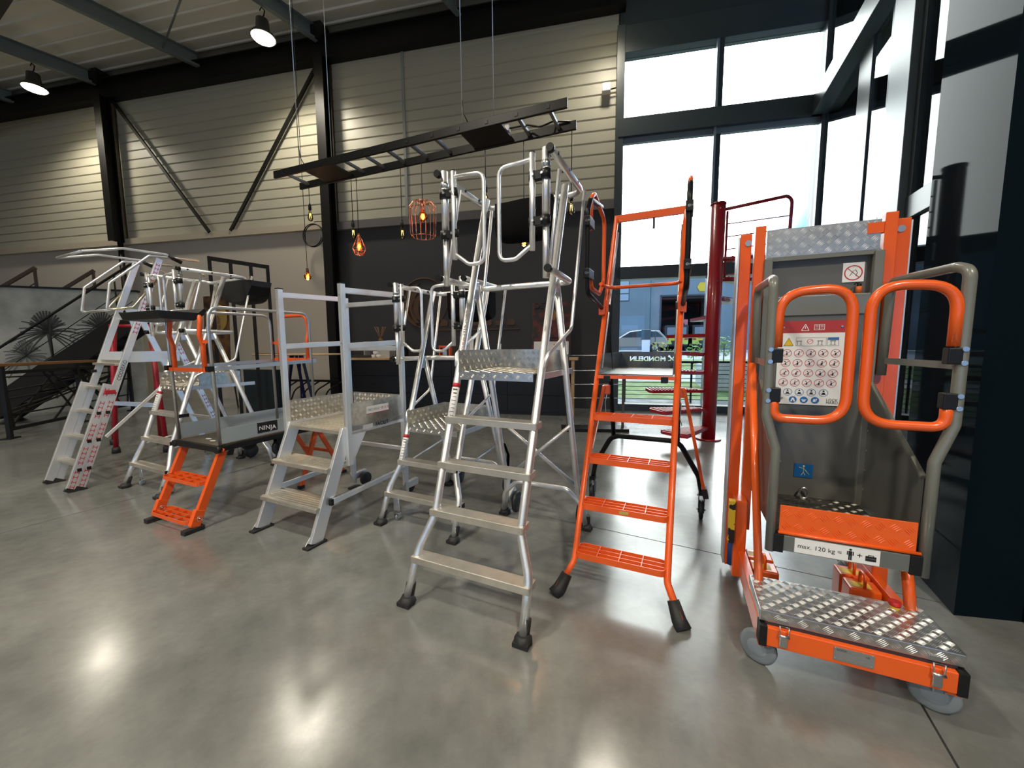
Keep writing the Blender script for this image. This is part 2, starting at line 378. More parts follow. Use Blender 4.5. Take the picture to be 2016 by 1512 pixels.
for s0, s1, t0, t1 in ((10.0, 6.7, .8, 2.4), (6.6, 3.3, 1.8, 1.2)):
    tie.cyl(W0+WD*s0-PD*t0+Vector((0, 0, 8.2)), W0+WD*s1-PD*t1+Vector((0, 0, 8.2)), .018, 8)
struct(tie.build('tie_rod', PINK)).parent = ceil
# dark rafter across the upper left
gd = Vector((-math.cos(R(27.7)), math.sin(R(27.7)), 0))
rp0 = Vector((-8.6, 7.0, 7.45)); struct(ibeam(B(), rp0-gd*1.8, rp0+gd*9, .5, .26).build('rafter', mat('brown_rafter', (.02, .015, .012), .5))).parent = ceil

# ------------------------------------------------------------------ high bay lamps
def highbay(loc, lab, power=700):
    t = thing('high_bay_lamp', lab, 'lamp', loc, 0, 'high bay lamps under the roof')
    B().lathe([(.05, .36), (.11, .33), (.13, .12), (.2, .06), (.235, .0), (.225, -.005)], seg=24).build('housing', mat('lamp_housing', (.05, .05, .05), .4), t)
    B().lathe([(.21, -.004), (.19, -.03), (.1, -.045), (.01, -.05)], seg=24).build('lens', LAMP, t)
    B().tube([(0, 0, .36), (.04, 0, .42), (.06, 0, .5), (0, 0, .56), (-.04, 0, .5)], .012, 6).build('hook', DARKST, t)
    B().cyl((0, 0, .56), (0, 0, .74), .008, 6).build('hanger', DARKST, t)
    l = bpy.data.lights.new('lamp_light', 'SPOT'); l.energy = power; l.spot_size = R(150); l.spot_blend = .7; l.color = (1, .91, .75); l.shadow_soft_size = .2
    lo = bpy.data.objects.new('lamp_light', l); COL.objects.link(lo); lo.parent = t; lo.location = (0, 0, -.09)
    return t
LP = 300
highbay((-4.95, 8.3, 7.55), 'round high bay lamp under the roof near the second black column', LP)
highbay((-11.35, 9.75, 7.55), 'round high bay lamp under the roof at the far left', LP)
highbay((1.7, 6.85, 7.62), 'round high bay lamp above the post left of the window', LP*.45)
for x, y, d in ((-2.6, 1.6, 'above the tallest ladder'), (-12, 1.5, 'over the left side of the hall'), (-5.2, -3.2, 'behind the viewer on the left'), (1.0, -3, 'behind the viewer on the right'), (-10.5, -6, 'far behind the viewer on the left'), (-4.5, -8.5, 'far behind the viewer')):
    highbay((x, y, 6.4 if y > -4 else 6.0), 'added unseen high bay lamp overhead '+d, LP*(1.3 if y > 0 else 2.8))  # lamps out of view, added to brighten the foreground and front faces

# ------------------------------------------------------------------ aluminium platform ladders (three of one make)
K = .355
def rubber_boot(p, d, parent, m=RUB, r=.0265):
    """boot at foot p, leg runs along d"""
    p, d = Vector(p), Vector(d).normalized(); b = B()
    b.cyl(p+d*.02, p+d*.105, r, 12)
    b.lathe([(.036, 0), (.046, .008), (.044, .022), (.03, .045)], p, 8)
    b.box(p+Vector((0, -.02, .013)), (.075, .045, .02)); return b.build('rubber_foot', m, parent)
def wheel(c, axis, r, wd, parent, tyre=TYRE, hub=TYRE, name='wheel'):
    a = Vector(axis).normalized(); M = Vector((0, 0, 1)).rotation_difference(a).to_matrix().to_4x4()
    o = B().lathe([(r*.45, -wd/2), (r*.86, -wd/2), (r, -wd*.3), (r, wd*.3), (r*.86, wd/2), (r*.45, wd/2)], c, 28, M).build(name, tyre, parent)
    B().lathe([(r*.2, -wd*.62), (r*.5, -wd*.56), (r*.56, -wd*.45), (r*.56, wd*.45), (r*.5, wd*.56), (r*.2, wd*.62)], c, 20, M).build('hub', hub, o)
    return o
def clamp(x0, x1, y, z, parent, r=.026):
    s = 1 if x1 > x0 else -1
    o = B().cyl((x0, y, z-.022), (x0, y, z+.022), r, 14).cyl((x1, y, z-.022), (x1, y, z+.022), r*.82, 14).b2((x0, y-.016, z-.02), (x1, y+.016, z+.02)).build('clamp', BLK, parent)
    b = B()
    for x in (x0+s*.012, x1-s*.008): b.cyl((x, y-r-.003, z), (x, y-.01, z), .006, 8)
    b.build('bolt', ZINC, o); return o
def pouch(x0, x1, y, z, h, d, parent):
    """soft sack hung on the rear top rail"""
    b = B(); n = 14; prof = []
    for k in range(n+1):
        a = k/n; prof.append((-d/2*math.cos(a*PI)*(1 if a < .5 else .9), -h*math.sin(a*PI)**.28))
    N = 9; rows = []
    for i in range(N):
        t = i/(N-1); sag = 1-.1*abs(2*t-1)**4; xx = x0+(x1-x0)*t
        rows.append([b.bm.verts.new((xx, y+py*(.85+.15*sag)+.006*math.sin(9*t+k), z+pz*sag)) for k, (py, pz) in enumerate(prof)])
    for i in range(N-1):
        for k in range(n): f = b.bm.faces.new((rows[i][k], rows[i+1][k], rows[i+1][k+1], rows[i][k+1])); f.smooth = True
    b.bm.faces.new(rows[0]); b.bm.faces.new(rows[-1][::-1])
    o = b.build('tool_pouch', FAB, parent); sd = o.modifiers.new('s', 'SOLIDIFY'); sd.thickness = .004; return o

def platform_ladder(loc, rz, n, lab, casters=False, xbrace=True, detail=True, k=K, rise=.24):
    t = thing('platform_ladder', lab, 'ladder', loc, rz, 'aluminium platform step ladders')
    zp = rise*(n+1)+.005; hz = zp+.53; zt = zp+1.1; dy = k*(zp-1.205); yr = .6*zp+.475
    half = lambda z: .332-.013*z/.27 if z < .27 else (.319-.065*(z-.27)/.165 if z < .435 else .254+.013*(z-.435)/(zt-.435))
    for s in (-1, 1):
        o = B().tube([(s*.332, .0, .03), (s*.322, k*.26, .26), (s*.254, k*.44, .44), (s*half(zt), k*zt, zt)], .0215, 16, bend=.22, n=8).build('stile', ALU, t)
        rubber_boot((s*.332, 0, 0), (0, k, 1), o)
        if s < 0:
            a, c = Vector((s*half(zp-.07), k*(zp-.07), zp-.07)), Vector((s*half(zp-.3), k*(zp-.3), zp-.3))
            st = B().cyl(a, c, .0222, 16).build('sticker', WHITE, o, label='white instruction sticker')
            B().cyl(a, a+(c-a)*.1, .0226, 16).build('red_band', REDP, o)
            ax = (c-a).normalized(); nb = Vector((.5, -1, 0)); nb = (nb-ax*nb.dot(ax)).normalized(); wx = ax.cross(nb)
            b = B()
            for q in range(9):
                pc = a+(c-a)*(.16+.09*q)+nb*.0222
                b.bar(pc-wx*.012, pc+wx*(.008 if q % 3 else .014), .001, .006 if q < 2 else .003, ax)
            b.build('print', INK, o)
            if n > 3:
                p0 = Vector((s*half(zp+.36), k*(zp+.36), zp+.36))+nb*.0222; xd = ax; yd = xd.cross(-nb)
                yd = nb.cross(xd)
                text('lettering', 'FRECHELLE', .034, mat('grey_print', (.25, .22, .21), .5), o, p0, xd, yd, .0004)
                text('lettering', '02 31 52 00 25', .022, mat('pale_red_print', (.55, .12, .1), .5), o, p0+ax*.175, xd, yd, .0004)
    for i in range(n):
        z = rise*(i+1)-.005; h = half(z)+.018; y0 = k*z-.035
        so = B().b2((-h, y0, z-.006), (h, y0+.085, z)).b2((-h, y0-.003, z-.036), (h, y0, z)).b2((-h, y0+.08, z-.03), (h, y0+.085, z)).build('step', STEP, t, .0015)
        for e in (-1, 1): B().b2((e*h-.004, y0, z-.034), (e*h+.004, y0+.083, z-.002)).build('end_cap', BLK if casters else STEP, so)
    # platform
    yp = k*zp-.03; pd = .5
    pf = B().b2((-.235, yp, zp-.006), (.225, yp+pd, zp)).b2((-.235, yp-.002, zp-.045), (.225, yp+.002, zp)).build('platform', TREAD, t)
    if detail:
        ribs((-.235, yp-.002, zp-.043), (1, 0, 0), (0, 0, 1), .46, .042, m=TREAD_BUMP, parent=pf)
        ribs((-.235, yp, zp), (1, 0, 0), (0, 1, 0), .46, pd, m=TREAD_BUMP, parent=pf)
    for nm, lo, hi in (('toe_board', (-.24, yp+.0, zp-.004), (-.235, yp+pd, zp+.125)), ('toe_board', (-.24, yp+pd, zp-.004), (.23, yp+pd+.005, zp+.125)), ('toe_board', (.225, yp+.12, zp-.004), (.23, yp+pd, zp+.12))):
        B().b2(lo, hi).build(nm, TREAD_BUMP, pf)
    if detail: ribs((-.235, yp+pd, zp+.002), (1, 0, 0), (0, 0, 1), .46, .12, m=TREAD_BUMP, parent=pf)
    if detail: ribs((-.235, yp+.01, zp+.002), (0, 1, 0), (0, 0, 1), pd-.02, .12, m=TREAD_BUMP, parent=pf)
    for s in (-1, 1):
        zz = zp-.02; B().bar((s*.247, k*zp+.0, zz), (s*.262, yp+pd+.13, zz), .012, .035).build('platform_bearer', ALU_B, pf)
    # rear legs
    yl = lambda z: k*hz+.05+(yr-.06-k*hz-.05)*(hz-z)/(hz-.26)
    for s in (-1, 1):
        o = B().tube([(s*.262, k*hz+.05, hz-.0), (s*.285, yl(.3), .3), (s*.315, yr-.02, .14), (s*.334, yr, .03)], .0205, 14, bend=.1).build('rear_leg', ALU_B, t)
        rubber_boot((s*.334, yr, 0), (0, 0, 1), o)
        B().box((s*.262, k*hz+.03, hz-.03), (.03, .05, .1)).build('hinge_plate', ZINC, o, .004)
        B().box((s*.3, yr+.05, .16), (.03, .13, .06), rx=.5).build('wheel_bracket', ALU_B, o, .003)
        wheel((s*.265, yr+.08, .083), (1, 0, 0), .083, .035, o)
        if xbrace:
            B().tube([(s*.27+.026*0, yl(.62)+.03, .62), (s*.26, yl(.55)+.06, .52), (s*.285, yl(.36)+.035, .36)], .014, 8, bend=.05, flat=.3).build('strap', FAB, o)
    B().tube([(-.33, yr-.03, .05), (-.31, yr-.06, .2), (-.2, yr-.07, .31), (.2, yr-.07, .31), (.31, yr-.06, .2), (.33, yr-.03, .05)], .017, 10, bend=.09).build('stabiliser', ALU_B, t)
    if xbrace:
        for s in (-1, 1):
            B().tube([(s*.275, yl(.82)-.02*s, .82), (-s*.285, yl(.33)-.02*s, .33)], .013, 10).build('cross_brace', ALU_B, t)
    else:
        for s in (-1, 1):
            B().tube([(s*.275, yl(.5), .5), (s*.25, k*.45, .42)], .008, 8).build('cross_brace', ALU_B, t)
    if casters:
        for s in (-1, 1):
            y = k*.24+.02; o = B().b2((s*.27-.03, y-.002, .075), (s*.27+.03, y+.002, .21)).build('caster_plate', ALU_B, t)
            B().cyl((s*.27+.02, y, .05), (s*.27+.02, y, .2), .006, 8).build('spring_rod', ZINC, o)
            B().b2((s*.27-.015, y-.016, .02), (s*.27+.035, y+.016, .06)).build('fork', ZINC, o, .005)
            wheel((s*.27+.01, y, .026), (1, 0, 0), .026, .016, o, WHEELG, WHEELG, 'caster')
    # guard rails
    tr = B().tube([(-.33, .375+dy, zt), (-.335, .97+dy, zt), (.335, .97+dy, zt), (.33, .375+dy, zt)], .0185, 12, bend=.09).build('top_rail', ALU, t)
    mr = B().tube([(-.325, .36+dy, hz), (-.31, .81+dy, hz), (.31, .81+dy, hz), (.325, .375+dy, hz)], .0185, 12, bend=.07).build('mid_rail', ALU, t)
    for s in (-1, 1):
        B().cyl((s*.33, .35+dy, zt), (s*.33, .378+dy, zt), .0195, 12).build('end_cap', BLK, tr); B().cyl((s*.325, .335+dy, hz), (s*.325, .364+dy, hz), .0195, 12).build('end_cap', BLK, mr)
        b = B()
        for yy in (.43, .63, .8): b.cyl((s*.33-.024, yy+dy, zt), (s*.33+.024, yy+dy, zt), .008, 8)
        b.build('bolt', BLK, tr)
        po = B().cyl((s*.3, .385+dy, hz-.04), (s*.3, .385+dy, hz+.26), .0165, 14).build('gate_sleeve', ALU, t)
        B().cyl((s*.3, .385+dy, hz+.25), (s*.3, .385+dy, zt+.015), .0205, 14).build('upper_sleeve', ALU, po)
        B().cyl((s*.3, .385+dy, zt-.075), (s*.3, .385+dy, zt-.045), .0225, 14).build('collar', ZINC, po)
        ga = B().cyl((s*.232, .37+dy, hz+.1), (s*.232, .37+dy, zt-.0), .0145, 12).build('gate', ALU, t)
        B().tube([(s*.232, .37+dy, zt-.03), (s*.045, .37+dy, zt-.04), (s*.045, .37+dy, hz+.065), (s*.14, .37+dy, hz+.065), (s*.232, .37+dy, hz+.13)], .0108, 10, bend=.05).build('gate_loop', ALU, ga)
        B().cyl((s*.232, .37+dy, zt), (s*.232, .37+dy, zt+.004), .0152, 12).build('end_cap', BLK, ga)
        for zz in (zt-.11, zt-.33): clamp(s*.3, s*.232, .378+dy, zz, ga)
        br = B().tube([(s*.333, 1.02+dy, zt+.03), (s*.318, .80+dy, hz-.28), (s*.29, .45+dy, zp+.1), (s*.275, .43+dy, zp+.03)], .0108, 10, bend=.06).build('side_brace', ALU, t)
        B().tube([(s*.312, .56+dy, zt-.02), (s*.312, .41+dy, hz)], .0105, 10).build('side_brace', ALU, t)
    return t, zp, hz, zt, dy

TH = -.431
A_, zp, hz, zt, dy = platform_ladder((-.258, 1.754, 0), TH, 4, 'tallest silver platform ladder with four treads, front centre, black pouch on its rear rail')
pouch(-.26, .15, .99+dy, zt+.01, .26, .14, A_)
B_, zp, hz, zt, dy = platform_ladder((-.711, 2.669, 0), -.44, 2, 'short silver platform ladder with two treads, behind the tallest one', casters=True, xbrace=False)
pouch(-.2, .22, .99+dy, zt+.0, .26, .14, B_)
C_, zp, hz, zt, dy = platform_ladder((-3.49, 3.475, 0), -.44, 3, 'silver platform ladder with three treads beside the red striped telescopic ladder', casters=True, xbrace=False, k=.34, rise=.245)
def tray(x0, x1, y0, y1, z, h, parent):
    b = B(); N = 10; sec = [(0, 0), (.06, -.9), (.5, -1), (.94, -.9), (1, 0)]
    rows = []
    for i in range(N+1):
        t = i/N; e = 1-abs(2*t-1)**4*.75; rows.append([b.bm.verts.new((x0+(x1-x0)*t, y0+(y1-y0)*(c*.9+.05 if e < .5 else c), z+h*d*e)) for c, d in sec])
    for i in range(N):
        for k in range(4): b.bm.faces.new((rows[i][k], rows[i+1][k], rows[i+1][k+1], rows[i][k+1]))
    b.bm.faces.new(rows[0]); b.bm.faces.new(rows[-1][::-1])
    o = b.build('tool_tray', BLK, parent); sd = o.modifiers.new('s', 'SOLIDIFY'); sd.thickness = .006; return o
tray(-.18, .4, .94+dy, 1.2+dy, zt-.02, .24, C_)

# ------------------------------------------------------------------ orange platform ladder
def grid_step(b, x0, x1, y0, y1, z, h, nx, ny, rc=.03, t=.004):
    P = fillet([(x0, y0, z), (x1, y0, z), (x1, y1, z), (x0, y1, z)], rc, 4, True); n = len(P)
    c = Vector(((x0+x1)/2, (y0+y1)/2, z))
    for i in range(n):
        p, q_ = P[i], P[(i+1) % n]
        if (q_-p).length > 1e-5: b.bar(p-Vector((0, 0, h/2)), q_-Vector((0, 0, h/2)), t, h)
    for i in range(1, nx): x = x0+(x1-x0)*i/nx; b.b2((x-t/2, y0, z-h), (x+t/2, y1, z))
    for j in range(1, ny): y = y0+(y1-y0)*j/ny; b.b2((x0, y-t/2, z-h*.8), (x1, y+t/2, z-.001))
    return b
KD = .519
D_ = thing('platform_ladder', 'orange platform ladder with grid treads and black rear frame on wheels', 'ladder', (.521, 1.831, 0), -.435)
hw = lambda z: .312-.073*z/.164 if z < .164 else .239
for s in (-1, 1):
    o = B().tube([(s*.312, 0, .03), (s*.239, KD*.164, .164), (s*.243, KD*2.33, 2.33)], .021, 4, bend=.09).build('stile', ORG, D_)
    a, c = Vector((s*.312, 0, .0)), Vector((s*.27, KD*.1, .1)); B().tube([a-Vector((s*-.01, .01, 0)), a+(c-a)*.3, c], lambda i: (.04, .036, .029)[i], 8).build('rubber_foot', RUB, o)
    B().tube([(s*.219, KD*1.2+.02, 1.2), (s*.222, KD*2.2+.02, 2.2)], .007, 8).build('inner_rail', ALU_W, o)
for i, z in enumerate((.225, .456, .691, .928)):
    y0 = KD*z-.045; so = grid_step(B(), -.228, .228, y0, y0+.115, z, .034, 4, 3).build('step', ORG, D_)
    if i == 1: B().b2((-.02, y0-.0035, z-.026), (.03, y0-.0022, z-.008)).build('maker_label', mat('gold_label', (.5, .36, .1), .4), so)
zp = 1.174; y0 = KD*zp-.045; pd = .84
DPL = mat('smooth_steel_plate', (.15, .145, .13), .3, .5)
pf = B().b2((-.222, y0, zp-.006), (.215, y0+pd, zp)).build('platform', mat('dark_deck', (.13, .12, .11), .42, .3), D_)
B().bar((-.23, y0+.01, zp-.02), (.23, y0+.01, zp-.02), .03, .022).build('front_bar', ORG, pf)
for s in (-1, 1): B().b2((s*.17-.02, y0-.012, zp-.05), (s*.17+.02, y0+.03, zp-.012)).build('end_block', BLK, pf, .004)
B().prism([(-.224, y0, zp), (-.224, y0+pd, zp), (-.224, y0+pd, zp+.125), (-.224, y0+.1, zp+.125)], (.004, 0, 0)).build('toe_board', DPL, pf)
B().prism([(.214, y0, zp), (.214, y0+pd, zp), (.214, y0+pd, zp+.125), (.214, y0+.1, zp+.125)], (.004, 0, 0)).build('toe_board', DPL, pf)
tb = B().b2((-.224, y0+pd, zp), (.218, y0+pd+.003, zp+.125)).build('toe_board', DPL, pf)
try:   # the name is cut through the rear toe board, so it reads mirrored from the front
    c = text('cut', 'MONDELIN', .054, DPL, D_, (.13, y0+pd+.0015, zp+.066), (-1, 0, 0), (0, 0, 1), .02, bold=.002)
    c2_ = B()
    for a in (PI/4, -PI/4): c2_.box((.175, y0+pd+.0015, zp+.07), (.05, .04, .009), ry=a)
    for sx in (-1, 1):
        for sz in (-1, 1): c2_.cyl((.175+sx*.02, y0+pd-.02, zp+.07+sz*.02), (.175+sx*.02, y0+pd+.02, zp+.07+sz*.02), .009, 8)
    c2_ = c2_.build('cut2', DPL, D_)
    for cc in (c, c2_):
        m_ = tb.modifiers.new('cut', 'BOOLEAN'); m_.operation = 'DIFFERENCE'; m_.object = cc; m_.solver = 'EXACT'; m_.use_self = True
    bpy.context.view_layer.update()
    me = bpy.data.meshes.new_from_object(tb.evaluated_get(bpy.context.evaluated_depsgraph_get()))
    tb.modifiers.clear(); tb.data = me
    bpy.data.objects.remove(c); bpy.data.objects.remove(c2_)
except Exception as e: print('cut failed', e)
# rear frame
for s in (-1, 1):
    o = B().tube([(s*.225, .83, 1.63), (s*.235, 1.0, 1.25), (s*.24, 1.25, .62)], .018, 12, bend=.1).build('rear_leg', BLKP, D_)
    B().box((s*.235, .84, 1.62), (.03, .06, .09)).build('hinge_plate', ORG, o, .004)
    st = B().bar((s*.275, 1.02, 1.05), (s*.43, 1.1, .31), .022, .05, (0, 1, 0)).build('stabiliser_leg', ORG, D_, label='orange swing-out leg')
    B().box((s*.258, 1.03, 1.02), (.05, .05, .07)).build('pivot', ORG, st, .006)
    B().bar((s*.428, 1.1, .33), (s*.444, 1.105, .26), .036, .06, (0, 1, 0)).build('rubber_foot', RUB, st)
    B().tube([(s*.25, 1.0, 1.0), (s*.262, .99, .93), (s*.255, .99, .84), (s*.27, 1.0, .79)], .003, 5).build('chain', ZINC, st)
    xw = s*.425
    fk = B().b2((xw-.022, 1.3, .06), (xw-.016, 1.37, .22)).b2((xw+.016, 1.3, .06), (xw+.022, 1.37, .22)).b2((xw-.022, 1.3, .2), (xw+.022, 1.37, .23)).build('wheel_fork', BLKP, D_)
    B().cyl((xw-.032, 1.335, .075), (xw+.032, 1.335, .075), .008, 8).cyl((xw-.032, 1.335, .19), (xw+.032, 1.335, .19), .008, 8).build('bolt', ZINC, fk)
    wheel((xw, 1.335, .075), (1, 0, 0), .075, .03, fk)
B().tube([(-.425, 1.335, .2), (-.4, 1.31, .34), (-.25, 1.24, .62), (.25, 1.24, .62), (.4, 1.31, .34), (.425, 1.335, .2)], .02, 12, bend=.11).build('rear_frame', BLKP, D_)
B().bar((-.243, KD*2.31, 2.31), (.243, KD*2.31, 2.31), .03, .05).build('top_bar', ORG, D_)
B().b2((.02, 1.2, 2.21), (.035, 1.215, 2.29)).build('catch', BLK, D_)
B().tube([(-.24, .66, 1.75), (-.225, .86, 1.75), (.225, .86, 1.75), (.24, .72, 1.75)], .012, 10, bend=.08).build('mid_rail', ORG, D_)
for s in (-1, 1):
    x = s*.272
    g_ = B().tube([(x, .5, 2.05), (x, .5, 2.24), (x, .58, 2.29), (x, .9, 2.22), (x, .9, 1.80), (x, .77, 1.70), (x, .53, 1.71), (x, .5, 1.80)], .0135, 10, bend=.06).build('gate', ORG, D_)
    B().tube([(x*.92, .8, 1.60), (x, .43, 1.67), (x, .42, 2.14), (x, .49, 2.23), (x, .8, 2.28)], .0145, 10, bend=.06).build('gate_post', BLKP, g_)
    B().box((x*.93, .79, 1.59), (.04, .06, .06)).build('bracket', ORG, g_, .004)
    for z in (1.78, 2.08): 
        B().b2((x-.018, .395, z-.028), (x+.02, .52, z+.028)).build('clamp', BLK, g_, .004); B().cyl((x-.0, .395, z), (x-.0, .4, z), .008, 8).cyl((x+.012, .395, z), (x+.012, .4, z), .006, 8).build('bolt', ZINC, g_)

# ------------------------------------------------------------------ two-step platform (E)
E_ = thing('work_platform', 'low silver work platform with two wide treads and square tube guard rails', 'work platform', (-1.623, 2.607, 0), -.435)
ke = .41; hx = .29
for s in (-1, 1):
    o = B().bar((s*hx, .01, .01), (s*hx, ke*.75+.01, .75), .028, .095, (0, 1, 0)).build('stile', ALU_W, E_, .003)
    B().bar((s*hx-.0155, .0, .05), (s*hx-.0155, ke*.72, .75), .003, .03, (0, 1, 0)).build('groove', ALU_B, o)
    f = B().prism([(s*hx-.02, -.055, .015), (s*hx-.02, .075, .015), (s*hx-.02, .06, .06), (s*hx-.02, .02, .1)], (.006, 0, 0)).build('foot_plate', ZINC, o)
    B().b2((s*hx-.028, -.07, 0), (s*hx+.028, .085, .015)).build('rubber_pad', RUB, o, .003)
    B().cyl((s*hx-.026, .02, .06), (s*hx-.012, .02, .06), .014, 10).build('bolt', ZINC, o)
for z in (.25, .5):
    y0 = ke*z-.085; o = B().b2((-.3, y0, z-.03), (.3, y0+.2, z)).build('step', STEP, E_, .003)
    b = B()
    for q in range(7): b.b2((-.3, y0+.015+q*.026, z), (.3, y0+.027+q*.026, z+.003))
    b.build('tread_ridges', STEP, o)
zp = .745
pf = B().b2((-.29, .27, zp-.03), (.29, .92, zp-.004)).build('platform', STEP, E_)
b = B()
for q in range(22): b.b2((-.285, .275+q*.029, zp-.004), (.285, .29+q*.029, zp))
b.build('deck_ridges', STEP, pf)
B().b2((.296, .29, zp-.045), (.306, .93, zp+.02)).b2((-.306, .29, zp-.045), (-.296, .93, zp+.02)).build('side_beam', ALU_W, pf)
for lo, hi, org, xd in (((-.306, .29, zp), (-.302, .93, zp+.19), (-.302, .3, zp+.005), (0, 1, 0)), ((-.306, .926, zp), (.306, .93, zp+.19), (-.3, .926, zp+.005), (1, 0, 0)), ((.302, .29, zp-.02), (.306, .93, zp+.19), (.302, .92, zp+.005), (0, -1, 0))):
    o = B().b2(lo, hi).build('toe_board', TREAD_BUMP, pf); ribs(org, xd, (0, 0, 1), .62 if xd[1] else .6, .18, m=TREAD, parent=pf)
o = B().b2((.3065, .5, zp+.085), (.3075, .74, zp+.145)).build('name_plate', WHITE, pf)
text('lettering', 'FRECHELLE', .026, mat('grey_print', (.25, .22, .21), .5), pf, (.308, .51, zp+.115), (0, 1, 0), (0, 0, 1), .0003)
text('lettering', '02 31 52', .026, REDP, pf, (.308, .655, zp+.115), (0, 1, 0), (0, 0, 1), .0003)
B().b2((.3075, .5, zp+.083), (.308, .74, zp+.088)).build('red_line', REDP, pf)
text('lettering', 'FACILIT', .042, INK, pf, (.3065, .59, zp-.012), (0, 1, 0), (0, 0, 1), .0004, bold=.0008)
B().b2((.3062, .46, zp-.03), (.3068, .56, zp+.006)).build('maker_label', mat('pale_grey', (.6, .62, .63), .5), pf)
for x, y, zb_ in ((-.31, .275, .62), (.315, .31, .48), (-.31, .9, .0), (.315, .91, .0)):
    top = 1.8; o = B().b2((x-.018, y-.02, zb_ if zb_ else .05), (x+.018, y+.02, top)).build('guard_post' if zb_ else 'rear_leg', ALU_W, E_, .003)
    B().b2((x-.019, y-.021, top), (x+.019, y+.021, top+.006)).build('end_cap', BLK, o)
    for z in (1.72, 1.38): B().cyl((x, y-.024, z), (x, y-.019, z), .005, 8).build('rivet', ZINC, o)
    if not zb_:
        s = 1 if x > 0 else -1
        B().prism([(x-.05*s, y-.02, .06), (x+.02*s, y-.02, .06), (x+.02*s, y-.02, .16)], (0, -.006, 0)).build('foot_plate', ZINC, o)
        B().b2((x-.03, y-.05, .0), (x+.03, y+.05, .02)).build('rubber_pad', RUB, o)
        B().b2((x-.02, y+.0, .09), (x+.02, y+.15, .15)).build('wheel_bracket', ALU_W, o, .003)
        wheel((x-.05*s if s < 0 else x-.045, y+.1, .075), (1, 0, 0), .062, .04, o)
for z, nm in ((1.755, 'top_rail'), (1.36, 'mid_rail')):
    for x in (-.31, .315): B().bar((x, .28 if x < 0 else .33, z), (x, .89, z+.03), .028, .042).build(nm, ALU_W, E_, .003)
    B().bar((-.3, .91, z-.02), (.3, .91, z-.02), .026, .04).build(nm, ALU_B, E_, .003)
for x in (-.31, .32):
    o = B().bar((x, .14, .265), (x, .92, .285), .022, .04).build('base_bar', ALU_W, E_, .003)
    B().box((x, .13, .265), (.026, .02, .044)).build('end_cap', BLK, o)
B().bar((-.3, .93, .45), (.3, .93, .45), .02, .035).build('base_bar', ALU_W, E_, .003)
for x in (.3,): B().prism([(x, .32, .72), (x, .5, .72), (x, .36, .5)], (.006, 0, 0)).build('gusset', ALU_W, E_)

# ------------------------------------------------------------------ small platform with black deck (F)
F_ = thing('work_platform', 'low work platform with black deck, grey toe boards and orange ladder', 'work platform', (-2.587, 2.80, 0), -.41)
zd = .605
dk = B().b2((-.29, .17, zd-.05), (.29, 1.22, zd-.004)).build('deck', BLK, F_, .006)
B().b2((-.27, .19, zd-.004), (.27, 1.2, zd)).build('deck_panel', mat('brown_deck', (.1, .075, .05), .4), dk)
b = B()
for x, y in ((-.05, .3), (.06, .27), (.07, .34)): b.lathe([(.03, 0), (.03, .0012)], (x, y, zd), 10, Matrix.Diagonal((1, .5, 1, 1)))
b.build('grip_mark', WHITE, dk)
for s in (-1, 1): B().cyl((s*.285, .165, zd-.03), (s*.285, .2, zd-.03), .028, 12).build('corner_block', BLK, dk)
for s in (-1, 1):
    tb_ = B().b2((s*.279-.003, .2, zd+.01), (s*.279+.003, 1.2, zd+.125)).build('toe_board', NGREY, F_)
    if s > 0:
        B().b2((.2825, .49, zd+.03), (.2832, .665, zd+.118)).build('name_plate', INK, tb_)
        text('lettering', 'NINJA', .052, WHITE, tb_, (.2835, .5, zd+.073), (0, 1, .06), (0, .2, 1), .0004)
        B().b2((.2825, .725, zd+.05), (.2832, .76, zd+.1)).build('sticker', REDP, tb_)
    o = B().bar((s*.25, -.0, .03), (s*.25, .24, .575), .032, .058, (0, 1, 0)).build('ladder_stile', ORG, F_, .004)
    B().bar((s*.25, -.0, .04), (s*.25, .045, .15), .04, .066, (0, 1, 0)).build('lower_sleeve', ORG, o, .003)
    B().cyl((s*.25+.02, .02, .1), (s*.25+.045, .02, .1), .004, 6).tube([(s*.25+.045+.0, .02+.018*math.cos(a*PI/5), .1+.018*math.sin(a*PI/5)) for a in range(10)], .0018, 5, True).build('ring_pin', ZINC, o)
    B().b2((s*.25-.026, -.075, 0), (s*.25+.026, .06, .035)).build('rubber_foot', RUB, o, .006)
    B().cyl((s*.25+.0, .22, zd-.05), (s*.25+.06*s, .2, zd-.03), .012, 10).build('lock_handle', ORG, o)
for z, y0 in ((.09, -.045), (.35, .045)): grid_step(B(), -.235, .235, y0, y0+.13, z, .028, 4, 3, .04).build('ladder_step', ORG, F_)
for s in (-1, 1):
    g_ = B().tube([(s*.275, .205, zd), (s*.275, .19, 1.5), (s*.275, .2, 1.655), (s*.275, 1.04, 1.67), (s*.275, 1.05, zd)], .0125, 10, bend=.09).build('guard_rail', STEEL, F_)
    B().bar((s*.275, .17, 1.19), (s*.275, 1.09, 1.225), .02, .03).build('mid_rail', STEEL, F_)
    B().b2((s*.275-.018, .155, 1.175), (s*.275+.018, .2, 1.215)).build('end_block', BLK, g_)
def ogate(y, z0, z1, lean, nm='gate'):
    o = B().tube([(-.2, y, z0), (-.2, y-.0, z0+.2), (-.2, y+lean, z0+.28), (-.2, y, z1), (.2, y, z1), (.2, y+lean, z0+.28), (.2, y, z0+.2), (.2, y, z0)], .0165, 10, bend=.06).build(nm, ORG, F_)
    B().bar((-.26, y, z0+.015), (.26, y, z0+.015), .03, .03).build('gate_bar', ORG, o); return o
o = ogate(.185, 1.17, 1.6, -.02)
B().bar((.2, .185, 1.4), (.275, .19, 1.4), .02, .025).build('bracket', ORG, o)
